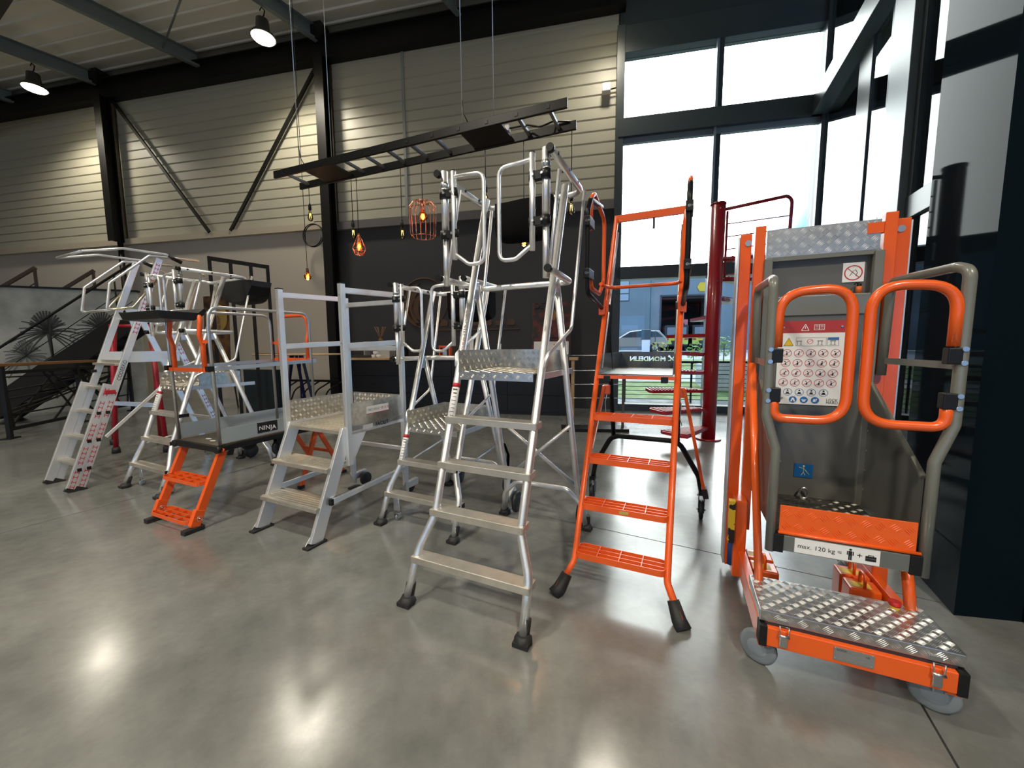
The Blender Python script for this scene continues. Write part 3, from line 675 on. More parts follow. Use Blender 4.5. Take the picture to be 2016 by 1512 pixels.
o = ogate(1.07, 1.22, 1.66, .02); B().bar((-.2, 1.07, 1.4), (-.3, 1.07, 1.4), .02, .025).build('bracket', ORG, o)
# tray on the front gate
b = B(); pr = [(-.0, .0), (.02, -.055), (.22, -.06), (.28, -.02), (.31, .02), (.29, .035), (.25, .0)]
b.prism([(-.33, -.07+y, 1.615+z) for y, z in pr], (.52, 0, 0)); b.b2((-.33, -.07, 1.607), (-.325, .2, 1.62))
b.build('tool_tray', BLK, F_, .006)
# rear trestle
for s in (-1, 1):
    B().bar((s*.2, 1.12, zd-.05), (s*.2, .92, .02), .03, .04, (0, 1, 0)).build('rear_leg', ORG, F_, .003)
    o = B().bar((s*.2, 1.12, zd-.05), (s*.2, 1.42, .02), .03, .04, (0, 1, 0)).build('rear_leg', ORG, F_, .003)
    B().b2((s*.2-.02, 1.4, 0), (s*.2+.02, 1.45, .03)).build('rubber_foot', RUB, o); B().b2((s*.2-.02, .89, 0), (s*.2+.02, .94, .03)).build('rubber_foot', RUB, o)
    wheel((s*.22, .72, .16+.3), (1, 0, 0), .075, .035, F_)
    B().b2((s*.22-.03, .68, .42), (s*.22-.02, .76, zd-.05)).b2((s*.22+.02, .68, .42), (s*.22+.03, .76, zd-.05)).build('wheel_fork', BLK, F_)
B().bar((-.2, 1.02, .28), (.2, 1.02, .28), .02, .03).bar((-.2, 1.27, .28), (.2, 1.27, .28), .02, .03).build('trestle_bar', ORG, F_)

# ------------------------------------------------------------------ telescopic ladder with red stripes (G)
G_ = thing('telescopic_ladder', 'silver telescopic ladder with red dash stripes and raised guard loops, far left', 'ladder', (-4.407, 3.65, 0), -.45)
kg = .335
def dashes(p, q, nrm, parent, w=.02, z0=0., z1=1.):
    p, q, nrm = Vector(p), Vector(q), Vector(nrm).normalized(); L = (q-p).length; ax = (q-p)/L; wx = nrm.cross(ax); b = B()
    n = int(L*(z1-z0)/.045)
    for i in range(n):
        if i % 5 == 4: continue
        c = p+ax*(L*z0+(i+.5)*.045)
        for e in (-1, 1): b.bar(c+wx*e*w*.4-ax*.017, c+wx*e*w*.4+ax*.017, .001, .005, nrm.cross(ax))
        b.bar(c-wx*w*.4, c+wx*w*.4, .001, .006, ax)
    return b.build('red_stripe', REDP, parent, kind='stuff')
for s in (-1, 1):
    x = s*.27
    o = B().bar((x, -.045, .02), (x, -.045+kg*1.0, 1.0), .03, .075, (0, 1, 0)).build('lower_stile', ALU_W, G_, .004)
    i_ = B().bar((x+.0, .02, .02), (x, .02+kg*2.32, 2.32), .026, .06, (0, 1, 0)).build('inner_stile', ALU_W, G_, .004)
    for oo, y in ((o, -.045), (i_, .02)): B().bar((x, y-.008, 0), (x, y+.01, .03), .036, .085, (0, 1, 0)).build('rubber_foot', RUB, oo)
    n_ = (.55, -.8, 0)
    if s > 0:
        nn = Vector((.0, -1, kg)).normalized()
        for oo, y, L, f in ((o, -.045, 1.0, .038), (i_, .02, 2.3, .0305)):
            pass
        dashes((x+.0155, -.045, .03), (x+.0155, -.045+kg*.98, .98), (1, 0, 0), o, .034)
        dashes((x+.0135, .02, .03), (x+.0135, .02+kg*.95, .95), (1, 0, 0), i_, .034)
        dashes((x+.0135, .02+kg*1.5, 1.5), (x+.0135, .02+kg*2.3, 2.3), (1, 0, 0), i_, .034)
        text('lettering', 'CODEEKO', .045, INK, i_, (x+.0138, .02+kg*1.03, 1.03), (0, kg, 1), (0, -1, kg), .0004)
        B().b2((x-.0, -.06+kg*.93, .9), (x+.03, .02+kg*.93, .94)).build('lock_lever', mat('red_lever', (.4, .01, .02), .4), o, .004)
        for z in (.2, .46, .72):
            for oo, y in ((o, -.045), (i_, .02)): B().box((x+.015, y+kg*z, z), (.012, .03, .03)).build('rung_pin', BLK, oo)
    else:
        B().b2((x-.0, -.03+kg*1.1, 1.1), (x-.0+.0145, .01+kg*1.1, 1.13)).build('mark', INK, i_)
    r_ = B().bar((x*.94, .78, 1.72), (x*.94, 1.34, .06), .026, .06, (0, 1, 0)).build('rear_stile', ALU_W, G_, .004)
    dashes((x*.94+.0135, .8, 1.66), (x*.94+.0135, 1.3, .2), (1, 0, 0), r_, .034) if s > 0 else None
    B().bar((x*.94, 1.33, 0), (x*.94, 1.35, .07), .034, .07, (0, 1, 0)).build('rubber_foot', RUB, r_)
    B().prism([(x, .66, 1.8), (x, .82, 1.8), (x, .86, 1.66), (x, .7, 1.6)], (.012, 0, 0)).build('hinge_plate', ALU_W, r_)
for z in (.236, .474, .724, .965, 1.205):
    B().b2((-.27, -.05+kg*z, z-.025), (.27, .03+kg*z, z)).build('rung', STEP, G_, .004)
B().b2((-.26, .43, 1.21), (.26, .9, 1.225)).b2((-.262, .43, 1.21), (-.256, .9, 1.32)).b2((.256, .43, 1.21), (.262, .9, 1.32)).b2((-.26, .895, 1.21), (.26, .9, 1.32)).build('platform', ALU_W, G_)
B().b2((-.26, .42, 1.205), (.26, .44, 1.235)).build('platform_edge', STEP, G_)
for s in (-1, 1):
    x = s*.3
    l_ = B().tube([(x, .36, 1.74), (x, .33, 1.745), (x, .37, 2.0), (x, .7, 2.33), (x, 1.15, 2.36)], .0125, 8, bend=.05).build('guard_loop', ALU, G_)
    B().tube([(x*1.05, .36, 1.74), (x*1.05, .52, 1.77), (x*1.05, .75, 2.1)], .013, 8, bend=.06).build('guard_arm', mat('warm_tube', (.75, .68, .52), .25, 1), l_)
    B().tube([(x, .2, 2.27), (x, .5, 2.36), (x, .85, 2.37), (x, 1.2, 2.2)], .0125, 8, bend=.06).build('guard_arm', ALU, l_)
    B().cyl((x, .86, 2.36), (x, .98, 2.31), .02, 10).build('grip', BLK, l_)
B().tube([(-.3, .2, 2.27), (.3, .2, 2.27)], .0125, 8).build('cross_tube', ALU, G_)
B().tube([(-.3, .36, 1.74), (.3, .36, 1.74)], .0125, 8).build('cross_tube', ALU, G_)
B().tube([(-.32, .6, 1.68), (.32, .6, 1.68)], .012, 8).build('cross_tube', ALU, G_)
sb = B().bar((-.275, .325, .955), (-.4, -.075, .514), .028, .028).build('stay_bar', ALU_W, C_, .003)
B().bar((-.27, 1.2, .5), (.27, 1.2, .5), .02, .03).bar((-.27, 1.05, .9), (.27, 1.05, .9), .02, .03).build('rear_bar', ALU_B, G_)

# ------------------------------------------------------------------ red trestle (H)
H_ = thing('trestle', 'dark red tubular trestle standing behind the telescopic ladder', 'trestle', (-4.85, 4.88, 0), .08)
for s, t in ((-1, 0), (1, .0)):
    o = B().cyl((s*.31, 0, .05), (s*.22, .02, 1.66), .027, 12).build('leg', REDL, H_)
    B().cyl((s*.312, 0, 0), (s*.308, 0, .08), .045, 10, .038).build('rubber_foot', RUB, o)
    o = B().cyl((s*.31-.47, .5, .05), (s*.22, .06, 1.66), .024, 12).build('leg', REDL, H_)
    B().cyl((s*.312-.47, .5, 0), (s*.308-.47, .49, .08), .045, 10, .038).build('rubber_foot', RUB, o)
B().bar((-.29, -.02, .66), (.26, -.02, .62), .03, .05).build('cross_bar', ALU_B, H_)
B().cyl((-.22, .04, 1.64), (.22, .04, 1.64), .02, 12).build('top_tube', REDL, H_)

# ------------------------------------------------------------------ hung ladder with pendants
HZ = 3.4
hp = [Vector((-2.82, 4.77, HZ)), Vector((.52, 3.43, HZ))]; hd = (hp[1]-hp[0]).normalized(); hq = Vector((-hd.y, hd.x, 0))
HL = thing('hung_ladder', 'black ladder hung flat from thin wires above the platforms', 'ladder', hp[0], math.atan2(hd.y, hd.x))
LL = 3.56
for y in (0, .35):
    o = B().b2((0, y-.014, -.04), (LL, y+.014, .04)).build('rail', BLKP, HL, .004)
    for k in range(12): B().box((.16+k*.294, y-.015 if y == 0 else y+.015, 0), (.03, .006, .03)).build('rung_end', BLK, o)
RUNGM = mat('rung_dark_alu', (.2, .22, .24), .35, .6)
for k in range(12): B().bar((.16+k*.294, 0, 0), (.16+k*.294, .35, 0), .03, .03).build('rung', RUNGM, HL, .003)
for x0 in (.48, 2.52): B().b2((x0, .01, -.03), (x0+.42, .34, -.012)).build('plate', BLK, HL)
for x, y in ((.42, .0), (.55, .35), (2.55, .0), (2.72, .35)):
    o = B().cyl((x, y, .04), (x-.02, y, 4.4), .0045, 6).build('suspension_wire', ZINC, HL)
    B().tube([(x, y, .25), (x+.02, y, .12), (x+.05, y+.02, .05)], .005, 5).build('loose_end', BLK, o)
b = B(); b.tube([(2.95, .2, .02), (3.1, .28, .06), (3.25, .22, -.02), (3.35, .3, .05), (3.5, .33, .03)], .008, 6, bend=.04); b.build('feed_cable', BLK, HL)
b = B().box((2.93, .2, .02), (.04, .05, .05)); b.build('terminal_block', WHITE, HL)
def hl(x, y): return hp[0]+hd*x+hq*y
def pendant(x, y, zb, kind, lab, xy=None):
    p = hl(x, y) if xy is None else Vector((xy[0], xy[1], HZ)); top = p.z-.04 if xy is None else 8.0
    t = thing('pendant_lamp', lab, 'pendant lamp', (p.x, p.y, zb), 0, 'pendant bulbs under the hung ladder')
    hb = {'st': .14, 'globe': .13, 'cage': .40, 'gem': .2}[kind]
    z0 = hb+.0
    if kind == 'st':
        g = B().lathe([(.012, .14), (.016, .11), (.03, .06), (.032, .035), (.022, .01), (.003, 0)], seg=14).build('bulb', BULBC, t)
        B().tube([(-.008, 0, .1), (-.012, 0, .04), (0, 0, .1), (.012, 0, .04), (.008, 0, .1)], .0022, 5).build('filament', GLOW2, t)
        B().cyl((0, 0, .14), (0, 0, .2), .019, 12).cyl((0, 0, .2), (0, 0, .225), .012, 10, .006).build('socket', BLK, t); z1 = .22
    elif kind == 'globe':
        B().ball((0, 0, .05), .05).build('bulb', BULB, t); B().ball((0, 0, .045), .02, (1, 1, 1.5)).build('filament', GLOW, t)
        B().cyl((0, 0, .095), (0, 0, .17), .02, 12).build('socket', mat('socket_bronze', (.12, .07, .05), .4, .8), t); z1 = .17
        l = bpy.data.lights.new('bulb_light', 'POINT'); l.energy = 4; l.color = (1, .5, .2); l.shadow_soft_size = .05
        lo = bpy.data.objects.new('bulb_light', l); COL.objects.link(lo); lo.parent = t; lo.location = (0, 0, -.03)
    elif kind == 'cage':
        R0, H_c = .15, .36
        c = B()
        for k in range(16):
            a = 2*PI*k/16; ca, sa = math.cos(a), math.sin(a)
            c.tube([(.02*ca, .02*sa, H_c+.02), (R0*.7*ca, R0*.7*sa, H_c+.015), (R0*ca, R0*sa, H_c-.05), (R0*.93*ca, R0*.93*sa, .03), (R0*.8*ca, R0*.8*sa, 0)], .0028, 5, bend=.03)
        c.build('wire_cage', COPPER, t)
        for rr, z in ((R0*.8, 0), (R0*.5, H_c+.018)): B().tube([(rr*math.cos(2*PI*k/24), rr*math.sin(2*PI*k/24), z) for k in range(24)], .0028, 5, True).build('ring', COPPER, t)
        B().ball((0, 0, .22), .05, (1, 1, 1.1)).build('bulb', BULB, t); B().ball((0, 0, .22), .02, (1, 1, 1.6)).build('filament', GLOW, t)
        B().cyl((0, 0, .27), (0, 0, H_c+.02), .022, 12).build('socket', COPPER, t); z1 = H_c+.02
    else:
        c = B(); n = 8; top_ = [(0, 0, .24)]; mid = [(.08*math.cos(2*PI*k/n), .08*math.sin(2*PI*k/n), .07) for k in range(n)]; low = [(.045*math.cos(2*PI*(k+.5)/n), .045*math.sin(2*PI*(k+.5)/n), 0) for k in range(n)]
        for k in range(n):
            c.tube([(.018*math.cos(2*PI*k/n), .018*math.sin(2*PI*k/n), .22), mid[k]], .003, 5); c.tube([mid[k], low[k]], .003, 5); c.tube([mid[(k+1) % n], low[k]], .003, 5)
        for rg in (mid, low): c.tube(rg, .003, 5, True)
        c.build('wire_cage', COPPER, t)
        B().ball((0, 0, .1), .035, (1, 1, 1.5)).build('bulb', BULB, t); B().ball((0, 0, .1), .018, (1, 1, 1.8)).build('filament', GLOW, t)
        B().cyl((0, 0, .15), (0, 0, .25), .02, 12, .012).build('socket', COPPER, t); z1 = .25
    B().cyl((0, 0, z1), (0, 0, top-zb), .0045, 6).build('cord', BLK, t)
    return t
PEND = True
pendant(.15, .345, 2.95, 'st', 'smoky teardrop bulb at the left end of the hung ladder')
pendant(.85, .335, 2.66, 'st', 'smoky teardrop bulb against the black column')
pendant(.93, .335, 2.46, 'gem', 'copper gem-shaped wire pendant with a glowing bulb')
pendant(1.56, .345, 2.58, 'st', 'smoky teardrop bulb between the two copper cages')
pendant(1.85, .335, 2.57, 'cage', 'large copper wire basket pendant with a glowing bulb')
pendant(2.62, .345, 2.8, 'st', 'smoky teardrop bulb behind the tallest ladder')
pendant(3.04, .345, 2.35, 'globe', 'glowing amber globe bulb below the black pouch')
pendant(3.52, .345, 2.59, 'st', 'smoky teardrop bulb at the right end of the hung ladder')
pendant(0, 0, 2.35, 'globe', 'glowing amber globe bulb hanging alone before the taupe wall', (-3.03, 5.8))

# ------------------------------------------------------------------ orange personnel lift (J)
J_ = thing('personnel_lift', 'orange and grey personnel lift with cage, two gate loops and tread plate lid', 'lift', (1.288, 1.338, 0), -.41)
w_, zl, zl2, zb_ = .305, .275, .228, .15
lid = B().b2((-w_, 0, zl2), (w_, .262, zl)).build('lid', TREAD, J_, .003, label='aluminium tread plate lid')
ribs((-w_+.005, .004, zl), (1, 0, 0), (0, 1, 0), 2*w_-.01, .255, .029, .024, 5, .0022, .0052, ALU, lid)
ribs((-w_+.005, -.0005, zl2+.003), (1, 0, 0), (0, 0, 1), 2*w_-.01, .04, .038, .03, 5, .002, .006, ALU, lid)
B().cyl((.2, .22, zl), (.2, .22, zl+.014), .016, 14).build('button_collar', YELP, lid); B().cyl((.2, .22, zl+.012), (.2, .22, zl+.03), .019, 14).build('stop_button', mat('red_button', (.55, .01, .01), .35), lid)
B().b2((-w_+.02, .0, zl2-.014), (w_-.02, .24, zl2)).build('gasket', mat('dark_gasket', (.03, .025, .035), .6), J_)
fb = B().b2((-w_+.012, -.02, zb_-.012), (w_-.012, .03, zl2-.012)).build('front_beam', ORG2, J_, .003)
for s in (-1, 1): B().b2((s*(w_-.012)-.014, -.024, zb_-.016), (s*(w_-.012)+.014, .03, zl2-.006)).build('end_cap', BLK, fb, .003)
pl = B().b2((-.065, -.0225, zb_+.004), (.055, -.0202, zb_+.056)).build('data_plate', mat('plate_alu', (.45, .47, .48), .35, .8), fb)
text('lettering', 'LOCK', .011, INK, fb, (-.055, -.0228, zb_+.047), (1, 0, 0), (0, 0, 1), .0002); text('lettering', 'CE', .009, INK, fb, (.03, -.0228, zb_+.043), (1, 0, 0), (0, 0, 1), .0002)
b = B()
for k in range(5): b.b2((-.05, -.0227, zb_+.012+k*.006), (.03 if k % 2 else .042, -.0225, zb_+.0135+k*.006))
b.build('small_print', mat('grey_print', (.25, .22, .21), .5), fb, kind='stuff')
for x in (-.06, .05):
    for z in (.009, .051): B().cyl((x, -.024, zb_+z), (x, -.022, zb_+z), .004, 8).build('rivet', ZINC, fb)
for x in (-.225, .225):
    la = B().b2((x-.014, -.028, zb_+.0), (x+.014, -.0215, zb_+.05)).build('latch', ZINC, fb, .003)
    B().tube([(x-.014, -.03, zb_+.045), (x-.016, -.028, zl2+.012), (x+.016, -.028, zl2+.012), (x+.014, -.03, zb_+.045)], .0025, 6).build('latch_wire', ZINC, la)
    B().b2((x-.018, -.006, zl2+.005), (x+.018, -.001, zl2+.022)).build('latch_keeper', ZINC, la); B().cyl((x-.018, -.03, zb_+.05), (x+.018, -.03, zb_+.05), .006, 8).build('latch_pin', ZINC, la)
for s in (-1, 1):
    x = s*.262
    cs = B().b2((x-.02, .03, .09), (x-.014, .12, zb_)).b2((x+.014, .03, .09), (x+.02, .12, zb_)).b2((x-.03, .02, zb_-.012), (x+.03, .13, zb_)).build('caster_fork', ZINC, J_)
    wheel((x-(.03 if s < 0 else .0), .06, .07), (-.35, -1, 0) if s > 0 else (-.55, -1, 0), .07, .03, cs, WHEELG, mat('wheel_face', (.26, .3, .34), .4))
    # long base rails
    br = B().bar((s*(w_-.02), .0, .165), (s*(w_-.02), 1.0, .165), .04, .1).build('base_rail', ORG2, J_, .003)
    for q in range(2):
        yb = .46+q*.12; cw_ = B().b2((s*.2-.06, yb, .04), (s*.2+.06, yb+.1, .2)).build('counterweight', ORG2, J_, .008)
        B().tube([(s*.2, yb+.02, .2), (s*.2, yb+.02, .26), (s*.2, yb+.075, .26), (s*.2, yb+.075, .2)], .007, 8, bend=.02).build('handle', ORG2, cw_)
        B().b2((s*.2-.05, yb+.02, .2003), (s*.2+.03, yb+.07, .201)).build('yellow_label', YELP, cw_)
    wheel((x, .9, .06), (1, 0, 0), .06, .03, J_, WHEELG, WHEELG)
    # front brace tube and masts
    B().cyl((s*.27, .2, zb_+.04), (s*.285, .62, 1.25), .0175, 12).build('brace_tube', ORG2, J_) if s < 0 else B().cyl((s*.262, .235, zl2), (s*.25, .29, .46), .02, 12).build('brace_tube', ORG2, J_)
    m1 = B().b2((s*.325-.027, .74, .05), (s*.325+.027, .79, 1.95)).build('mast', ORG2, J_, .003)
    m2 = B().b2((s*.265-.024, .7, .3), (s*.265+.024, .745, 1.975)).build('inner_mast', ORG2, J_, .003)
    B().b2((s*.357-.004, .75, .05), (s*.357+.004, .86, 1.94)).build('mast_channel', ALU_B, m1)
    B().cyl((s*.315, .735, 1.9), (s*.315, .742, 1.9), .016, 14).build('bolt', ZINC, m1)
    B().b2((s*.3-.03, .6, .06), (s*.3+.03, .86, .5)).build('mast_foot', ORG2, m1, .006)
tp = B().b2((-.235, .712, 1.805), (.232, .718, 1.95)).build('top_plate', TREAD, J_, label='tread plate header')
ribs((-.235, .712, 1.808), (1, 0, 0), (0, 0, 1), .465, .14, .034, .03, 4, .0022, .0068, ALU, tp)
B().b2((.18, .708, 1.885), (.27, .735, 1.935)).build('guide_block', ORG2, tp)
B().cyl((-.33, .66, .1), (-.33, .66, .44), .02, 12).build('hydraulic_ram', mat('blue_ram', (.02, .1, .35), .4), J_)
B().b2((-.36, .58, .26), (-.33, .62, .5)).build('hazard_strip', mat('hazard', (.75, .5, .02), .5, noise=(14, (.01, .01, .01), .5, .51)), J_)
# cage
cf, cbk, zf = .17, .7, .535
cg = B().b2((-.22, cf+.02, zf-.02), (.22, cbk, zf)).build('cage_floor', mat('dark_tread', (.2, .19, .17), .35, .9), J_)
ribs((-.22, cf+.03, zf), (1, 0, 0), (0, 1, 0), .44, .49, .034, .024, 4, .002, .0062, TREAD_BUMP, cg)
bp = B().b2((-.225, cbk, zf-.03), (.225, cbk+.006, 1.5)).build('back_panel', GRYP, J_)
B().b2((-.235, cbk-.008, 1.5), (.235, cbk+.012, 1.6)).build('panel_rail', GRY, bp, .003)
B().b2((-.225, cbk+.03, 1.6), (.225, cbk+.036, 1.8)).build('upper_panel', GRYP, bp)
B().b2((-.235, cbk-.004, 1.785), (.232, cbk+.012, 1.806)).build('panel_edge', GRY, bp)
for s in (-1, 1):
    B().b2((s*.225-.018, cbk-.02, zf), (s*.225+.018, cbk+.015, 1.8)).build('panel_post', GRY, bp, .003)
    sd = B().prism([(s*.232, cf+.02, zf-.02), (s*.232, cbk, zf-.02), (s*.232, cbk, 1.17), (s*.232, cf+.02, .84)], (s*.004, 0, 0)).build('side_panel', GRYP, J_)
    B().bar((s*.232, cf+.02, .842), (s*.232, cbk, 1.172), .016, .012).build('panel_edge', GRY, sd)
    b = B()
    for k in range(5): b.cyl((s*.229, cbk-.03, .62+.1*k), (s*.233, cbk-.03, .62+.1*k), .006, 8)
    b.build('rivet_row', GRY, sd, kind='stuff')
    tb_ = B().tube([(s*.25, cf, .455), (s*.25, cf, .905), (s*.292, cf, 1.05), (s*.292, cf, 1.61), (s*.285, cf+.06, 1.63), (s*.27, cbk-.03, 1.645), (s*.262, cbk-.03, 1.2)], .0185, 14, bend=.055, n=7).build('cage_tube', GRY, J_)
    B().bar((s*.29, cf, 1.27), (s*.265, cbk-.03, 1.27), .006, .028).build('knee_bar', GRY, tb_)
    for z in (1.33, 1.28, 1.16, 1.115): B().cyl((s*.292, cf-.022, z), (s*.292, cf-.016, z), .009, 10).build('bolt', ZINC, tb_)
    gx0, gx1 = s*.027, s*.268; yg = cf-.0
    g_ = B().tube([(gx1, yg, 1.34), (gx1, yg, 1.56), (gx0, yg, 1.575), (gx0, yg, 1.04), (gx1, yg, 1.04), (gx1, yg, 1.13)], .0185, 14, bend=.1, n=8).build('gate_loop', ORG2, J_)
    for z in (1.305, 1.14): B().b2((gx1-.02, yg-.02, z-.03), (gx1+.02, yg+.02, z+.03)).build('hinge_block', BLK, g_, .004)
tb_ = B().b2((-.222, cf-.006, .545), (.222, cf, .665)).build('toe_board', ORG2, J_, .002)
ribs((-.22, cf-.006, .548), (1, 0, 0), (0, 0, 1), .44, .112, .042, .034, 4, .002, .0075, ORG2, tb_)
B().cyl((-.225, cf-.008, .545), (.235, cf-.008, .545), .007, 10).build('toe_hinge', ORG2, tb_)
fbm = B().b2((-.23, cf-.012, .465), (.235, cf+.03, .535)).build('cage_beam', mat('beam_grey', (.2, .21, .2), .4, .5), J_, .003)
for s in (-1, 1): B().b2((s*.222-.018, cf-.018, .458), (s*.222+.018, cf+.03, .538)).build('end_cap', BLK, fbm, .003)
B().b2((-.165, cf-.0145, .47), (.115, cf-.0125, .532)).build('load_label', WHITE, fbm)
text('lettering', 'max. 120 kg =', .0262, INK, fbm, (-.155, cf-.0148, .5), (1, 0, 0), (0, 0, 1), .0003)
text('lettering', '+', .034, INK, fbm, (.042, cf-.0148, .5), (1, 0, 0), (0, 0, 1), .0003)
mm = lambda b, lo, hi: b.b2((lo[0], cf-.0152, lo[1]), (hi[0], cf-.0146, hi[1]))
b = B(); mm(b, (.016, .495), (.028, .514)); mm(b, (.011, .497), (.0145, .513)); mm(b, (.0295, .497), (.033, .513)); mm(b, (.0165, .476), (.0214, .496)); mm(b, (.0226, .476), (.0275, .496)); b.cyl((.022, cf-.0152, .520), (.022, cf-.0146, .520), .0045, 10)
b.build('person_pictogram', INK, fbm)
b = B(); mm(b, (.07, .484), (.104, .4945)); mm(b, (.07, .4955), (.104, .505)); mm(b, (.078, .508), (.096, .51)); mm(b, (.078, .505), (.08, .51)); mm(b, (.094, .505), (.096, .51)); b.build('case_pictogram', INK, fbm)
# instruction sign
yS = cbk-.003
sg = B().b2((-.16, yS-.003, 1.035), (.125, yS, 1.472)).build('instruction_sign', WHITE, J_, label='white instruction sign with rows of prohibition symbols')
yf = yS-.0036
B().b2((-.16, yf, 1.41), (.125, yf+.0008, 1.472)).build('red_header', mat('sign_red', (.42, .035, .04), .5), sg)
def ring(b, x, z, r, t=.0022, n=20):
    for k in range(n):
        a0, a1 = 2*PI*k/n, 2*PI*(k+1)/n
        b.prism([(x+(r-t)*math.cos(a0), yf-.0002, z+(r-t)*math.sin(a0)), (x+r*math.cos(a0), yf-.0002, z+r*math.sin(a0)), (x+r*math.cos(a1), yf-.0002, z+r*math.sin(a1)), (x+(r-t)*math.cos(a1), yf-.0002, z+(r-t)*math.sin(a1))], (0, .0008, 0))
    return b
flat = lambda b, p, m=0: b.prism([(x, yf-.0004, z) for x, z in p], (0, .0008, 0))
for j in range(4):
    for i in range(5):
        x, z = -.118+i*.0515-j*.003, 1.305-j*.0515; r = .021
        b = ring(B(), x, z, r); b.bar((x-.015, yf, z-.011), (x+.015, yf, z+.011), .0008, .002, (0, 0, 1)); b.build('prohibition_symbol', REDP, sg)
        b = B(); b.ball((x+random.uniform(-.005, .005), yf, z+.008), .0028, (1, .1, 1), 8, 6)
        rr = random.random(); flat(b, [(x-.003-.003*rr, z-.009), (x+.002, z-.009), (x+.002+.003*rr, z+.002), (x-.002, z+.004)]); b.bar((x-.009, yf, z-.011), (x+.01, yf, z-.011), .0006, .0012)
        b.build('figure', INK, sg)
for i in range(4):
    x, z = -.105+i*.0515, 1.1; ring(B(), x, z, .0195).build('advice_symbol', BLUEP, sg)
    b = B(); b.ball((x, yf, z+.009), .0042, (1, .1, 1), 8, 6); b.b2((x-.006, yf-.0002, z-.006), (x+.006, yf+.0004, z+.001)); b.b2((x-.01, yf-.0002, z-.01), (x+.01, yf+.0004, z-.0065)); b.build('figure', INK, sg)
for i in range(3):
    x, z = -.08+i*.048, 1.06; B().cyl((x, yf-.0003, z), (x, yf+.0004, z), .0175, 20).build('order_symbol', BLUEP, sg)
    b = B()
    if i == 0: flat(b, [(x-.011, z-.01), (x-.004, z+.01), (x+.004, z+.01), (x+.011, z-.01), (x+.005, z-.01), (x, z+.001), (x-.005, z-.01)])
    elif i == 1: b.b2((x-.011, yf-.0008, z), (x+.011, yf, z+.003)); flat(b, [(x-.008, z-.002), (x+.008, z-.002), (x+.005, z-.009), (x-.005, z-.009)])
    else: flat(b, [(x-.009, z-.008), (x+.002, z-.008), (x+.002, z+.006), (x-.007, z+.006)]); flat(b, [(x+.004, z-.008), (x+.009, z+.008), (x+.003, z+.009)])
    for v in b.bm.verts: v.co.y -= .0006
    b.build('figure', WHITE, sg)
b = flat(B(), [(-.135, 1.345), (-.093, 1.345), (-.114, 1.385)]); b.build('warning_triangle', YELP, sg)
b = B()
for p, q_ in (((-.135, 1.345), (-.093, 1.345)), ((-.093, 1.345), (-.114, 1.385)), ((-.114, 1.385), (-.135, 1.345))): b.bar((p[0], yf-.0006, p[1]), (q_[0], yf-.0006, q_[1]), .0008, .003, (0, 1, 0))
b.build('triangle_border', INK, sg)
def boxline(x0, x1, z0, z1, m, nm):
    b = B()
    for p, q_ in (((x0, z0), (x1, z0)), ((x1, z0), (x1, z1)), ((x1, z1), (x0, z1)), ((x0, z1), (x0, z0))): b.bar((p[0], yf, p[1]), (q_[0], yf, q_[1]), .0014, .0008, (0, 1, 0))
    return b.build(nm, m, sg)
GP = mat('grey_print', (.25, .22, .21), .5)
boxline(-.082, .045, 1.343, 1.385, GP, 'box_outline'); boxline(.05, .096, 1.343, 1.385, GP, 'box_outline')
B().b2((.052, yf-.0004, 1.372), (.096, yf+.0004, 1.386)).build('blue_header', BLUEP, sg)
for x in (-.068, .02, .073):
    b = B(); b.b2((x-.012, yf-.0003, 1.366), (x+.012, yf+.0004, 1.37)); b.b2((x-.009, yf-.0003, 1.348), (x-.006, yf+.0004, 1.366)); b.b2((x+.006, yf-.0003, 1.348), (x+.009, yf+.0004, 1.366)); b.b2((x-.014, yf-.0003, 1.347), (x+.014, yf+.0004, 1.3485)); b.build('figure', GP, sg)
b = ring(B(), -.022, 1.366, .013); b.bar((-.031, yf, 1.36), (-.013, yf, 1.373), .0008, .0016); b.build('prohibition_symbol', REDP, sg)
b = B()
for p, q_ in (((-.062, 1.422), (-.03, 1.422)), ((-.03, 1.422), (-.046, 1.455)), ((-.046, 1.455), (-.062, 1.422)), ((-.046, 1.43), (-.046, 1.444))): b.bar((p[0], yf-.0006, p[1]), (q_[0], yf-.0006, q_[1]), .003, .0008, (0, 1, 0))
b.build('header_triangle', WHITE, sg)
b = B()
for x0, x1 in ((-.008, .012), (.014, .034)):
    for p, q_ in (((x0, 1.425), (x1, 1.425)), ((x1, 1.425), (x1, 1.452)), ((x1, 1.452), (x0, 1.452)), ((x0, 1.452), (x0, 1.425)), ((x0+.004, 1.44), (x1-.004, 1.44)), ((x0+.004, 1.446), (x1-.004, 1.446)), ((x0+.004, 1.433), (x1-.004, 1.433))): b.bar((p[0], yf-.0006, p[1]), (q_[0], yf-.0006, q_[1]), .0018, .0008, (0, 1, 0))
b.build('header_book', WHITE, sg)
text('lettering', 'UP', .022, INK, sg, (-.15, yf-.0004, 1.062), (1, 0, 0), (0, 0, 1), .0002); text('lettering', 'LOCK', .018, INK, sg, (.062, yf-.0004, 1.064), (1, 0, 0), (0, 0, 1), .0002); text('lettering', 'HARD', .018, INK, sg, (.062, yf-.0004, 1.05), (1, 0, 0), (0, 0, 1), .0002)
for x in (-.14, .105): B().cyl((x, yf-.003, 1.44), (x, yf, 1.44), .005, 8).build('screw', ZINC, sg)
s2 = B().b2((.1, cbk+.025, 1.66), (.185, cbk+.029, 1.755)).build('no_access_sign', WHITE, J_); yf = cbk+.0245
b = ring(B(), .1425, 1.705, .037, .005); b.bar((.117, yf, 1.73), (.168, yf, 1.68), .0008, .005, (0, 1, 0)); b.build('prohibition_symbol', REDP, s2)
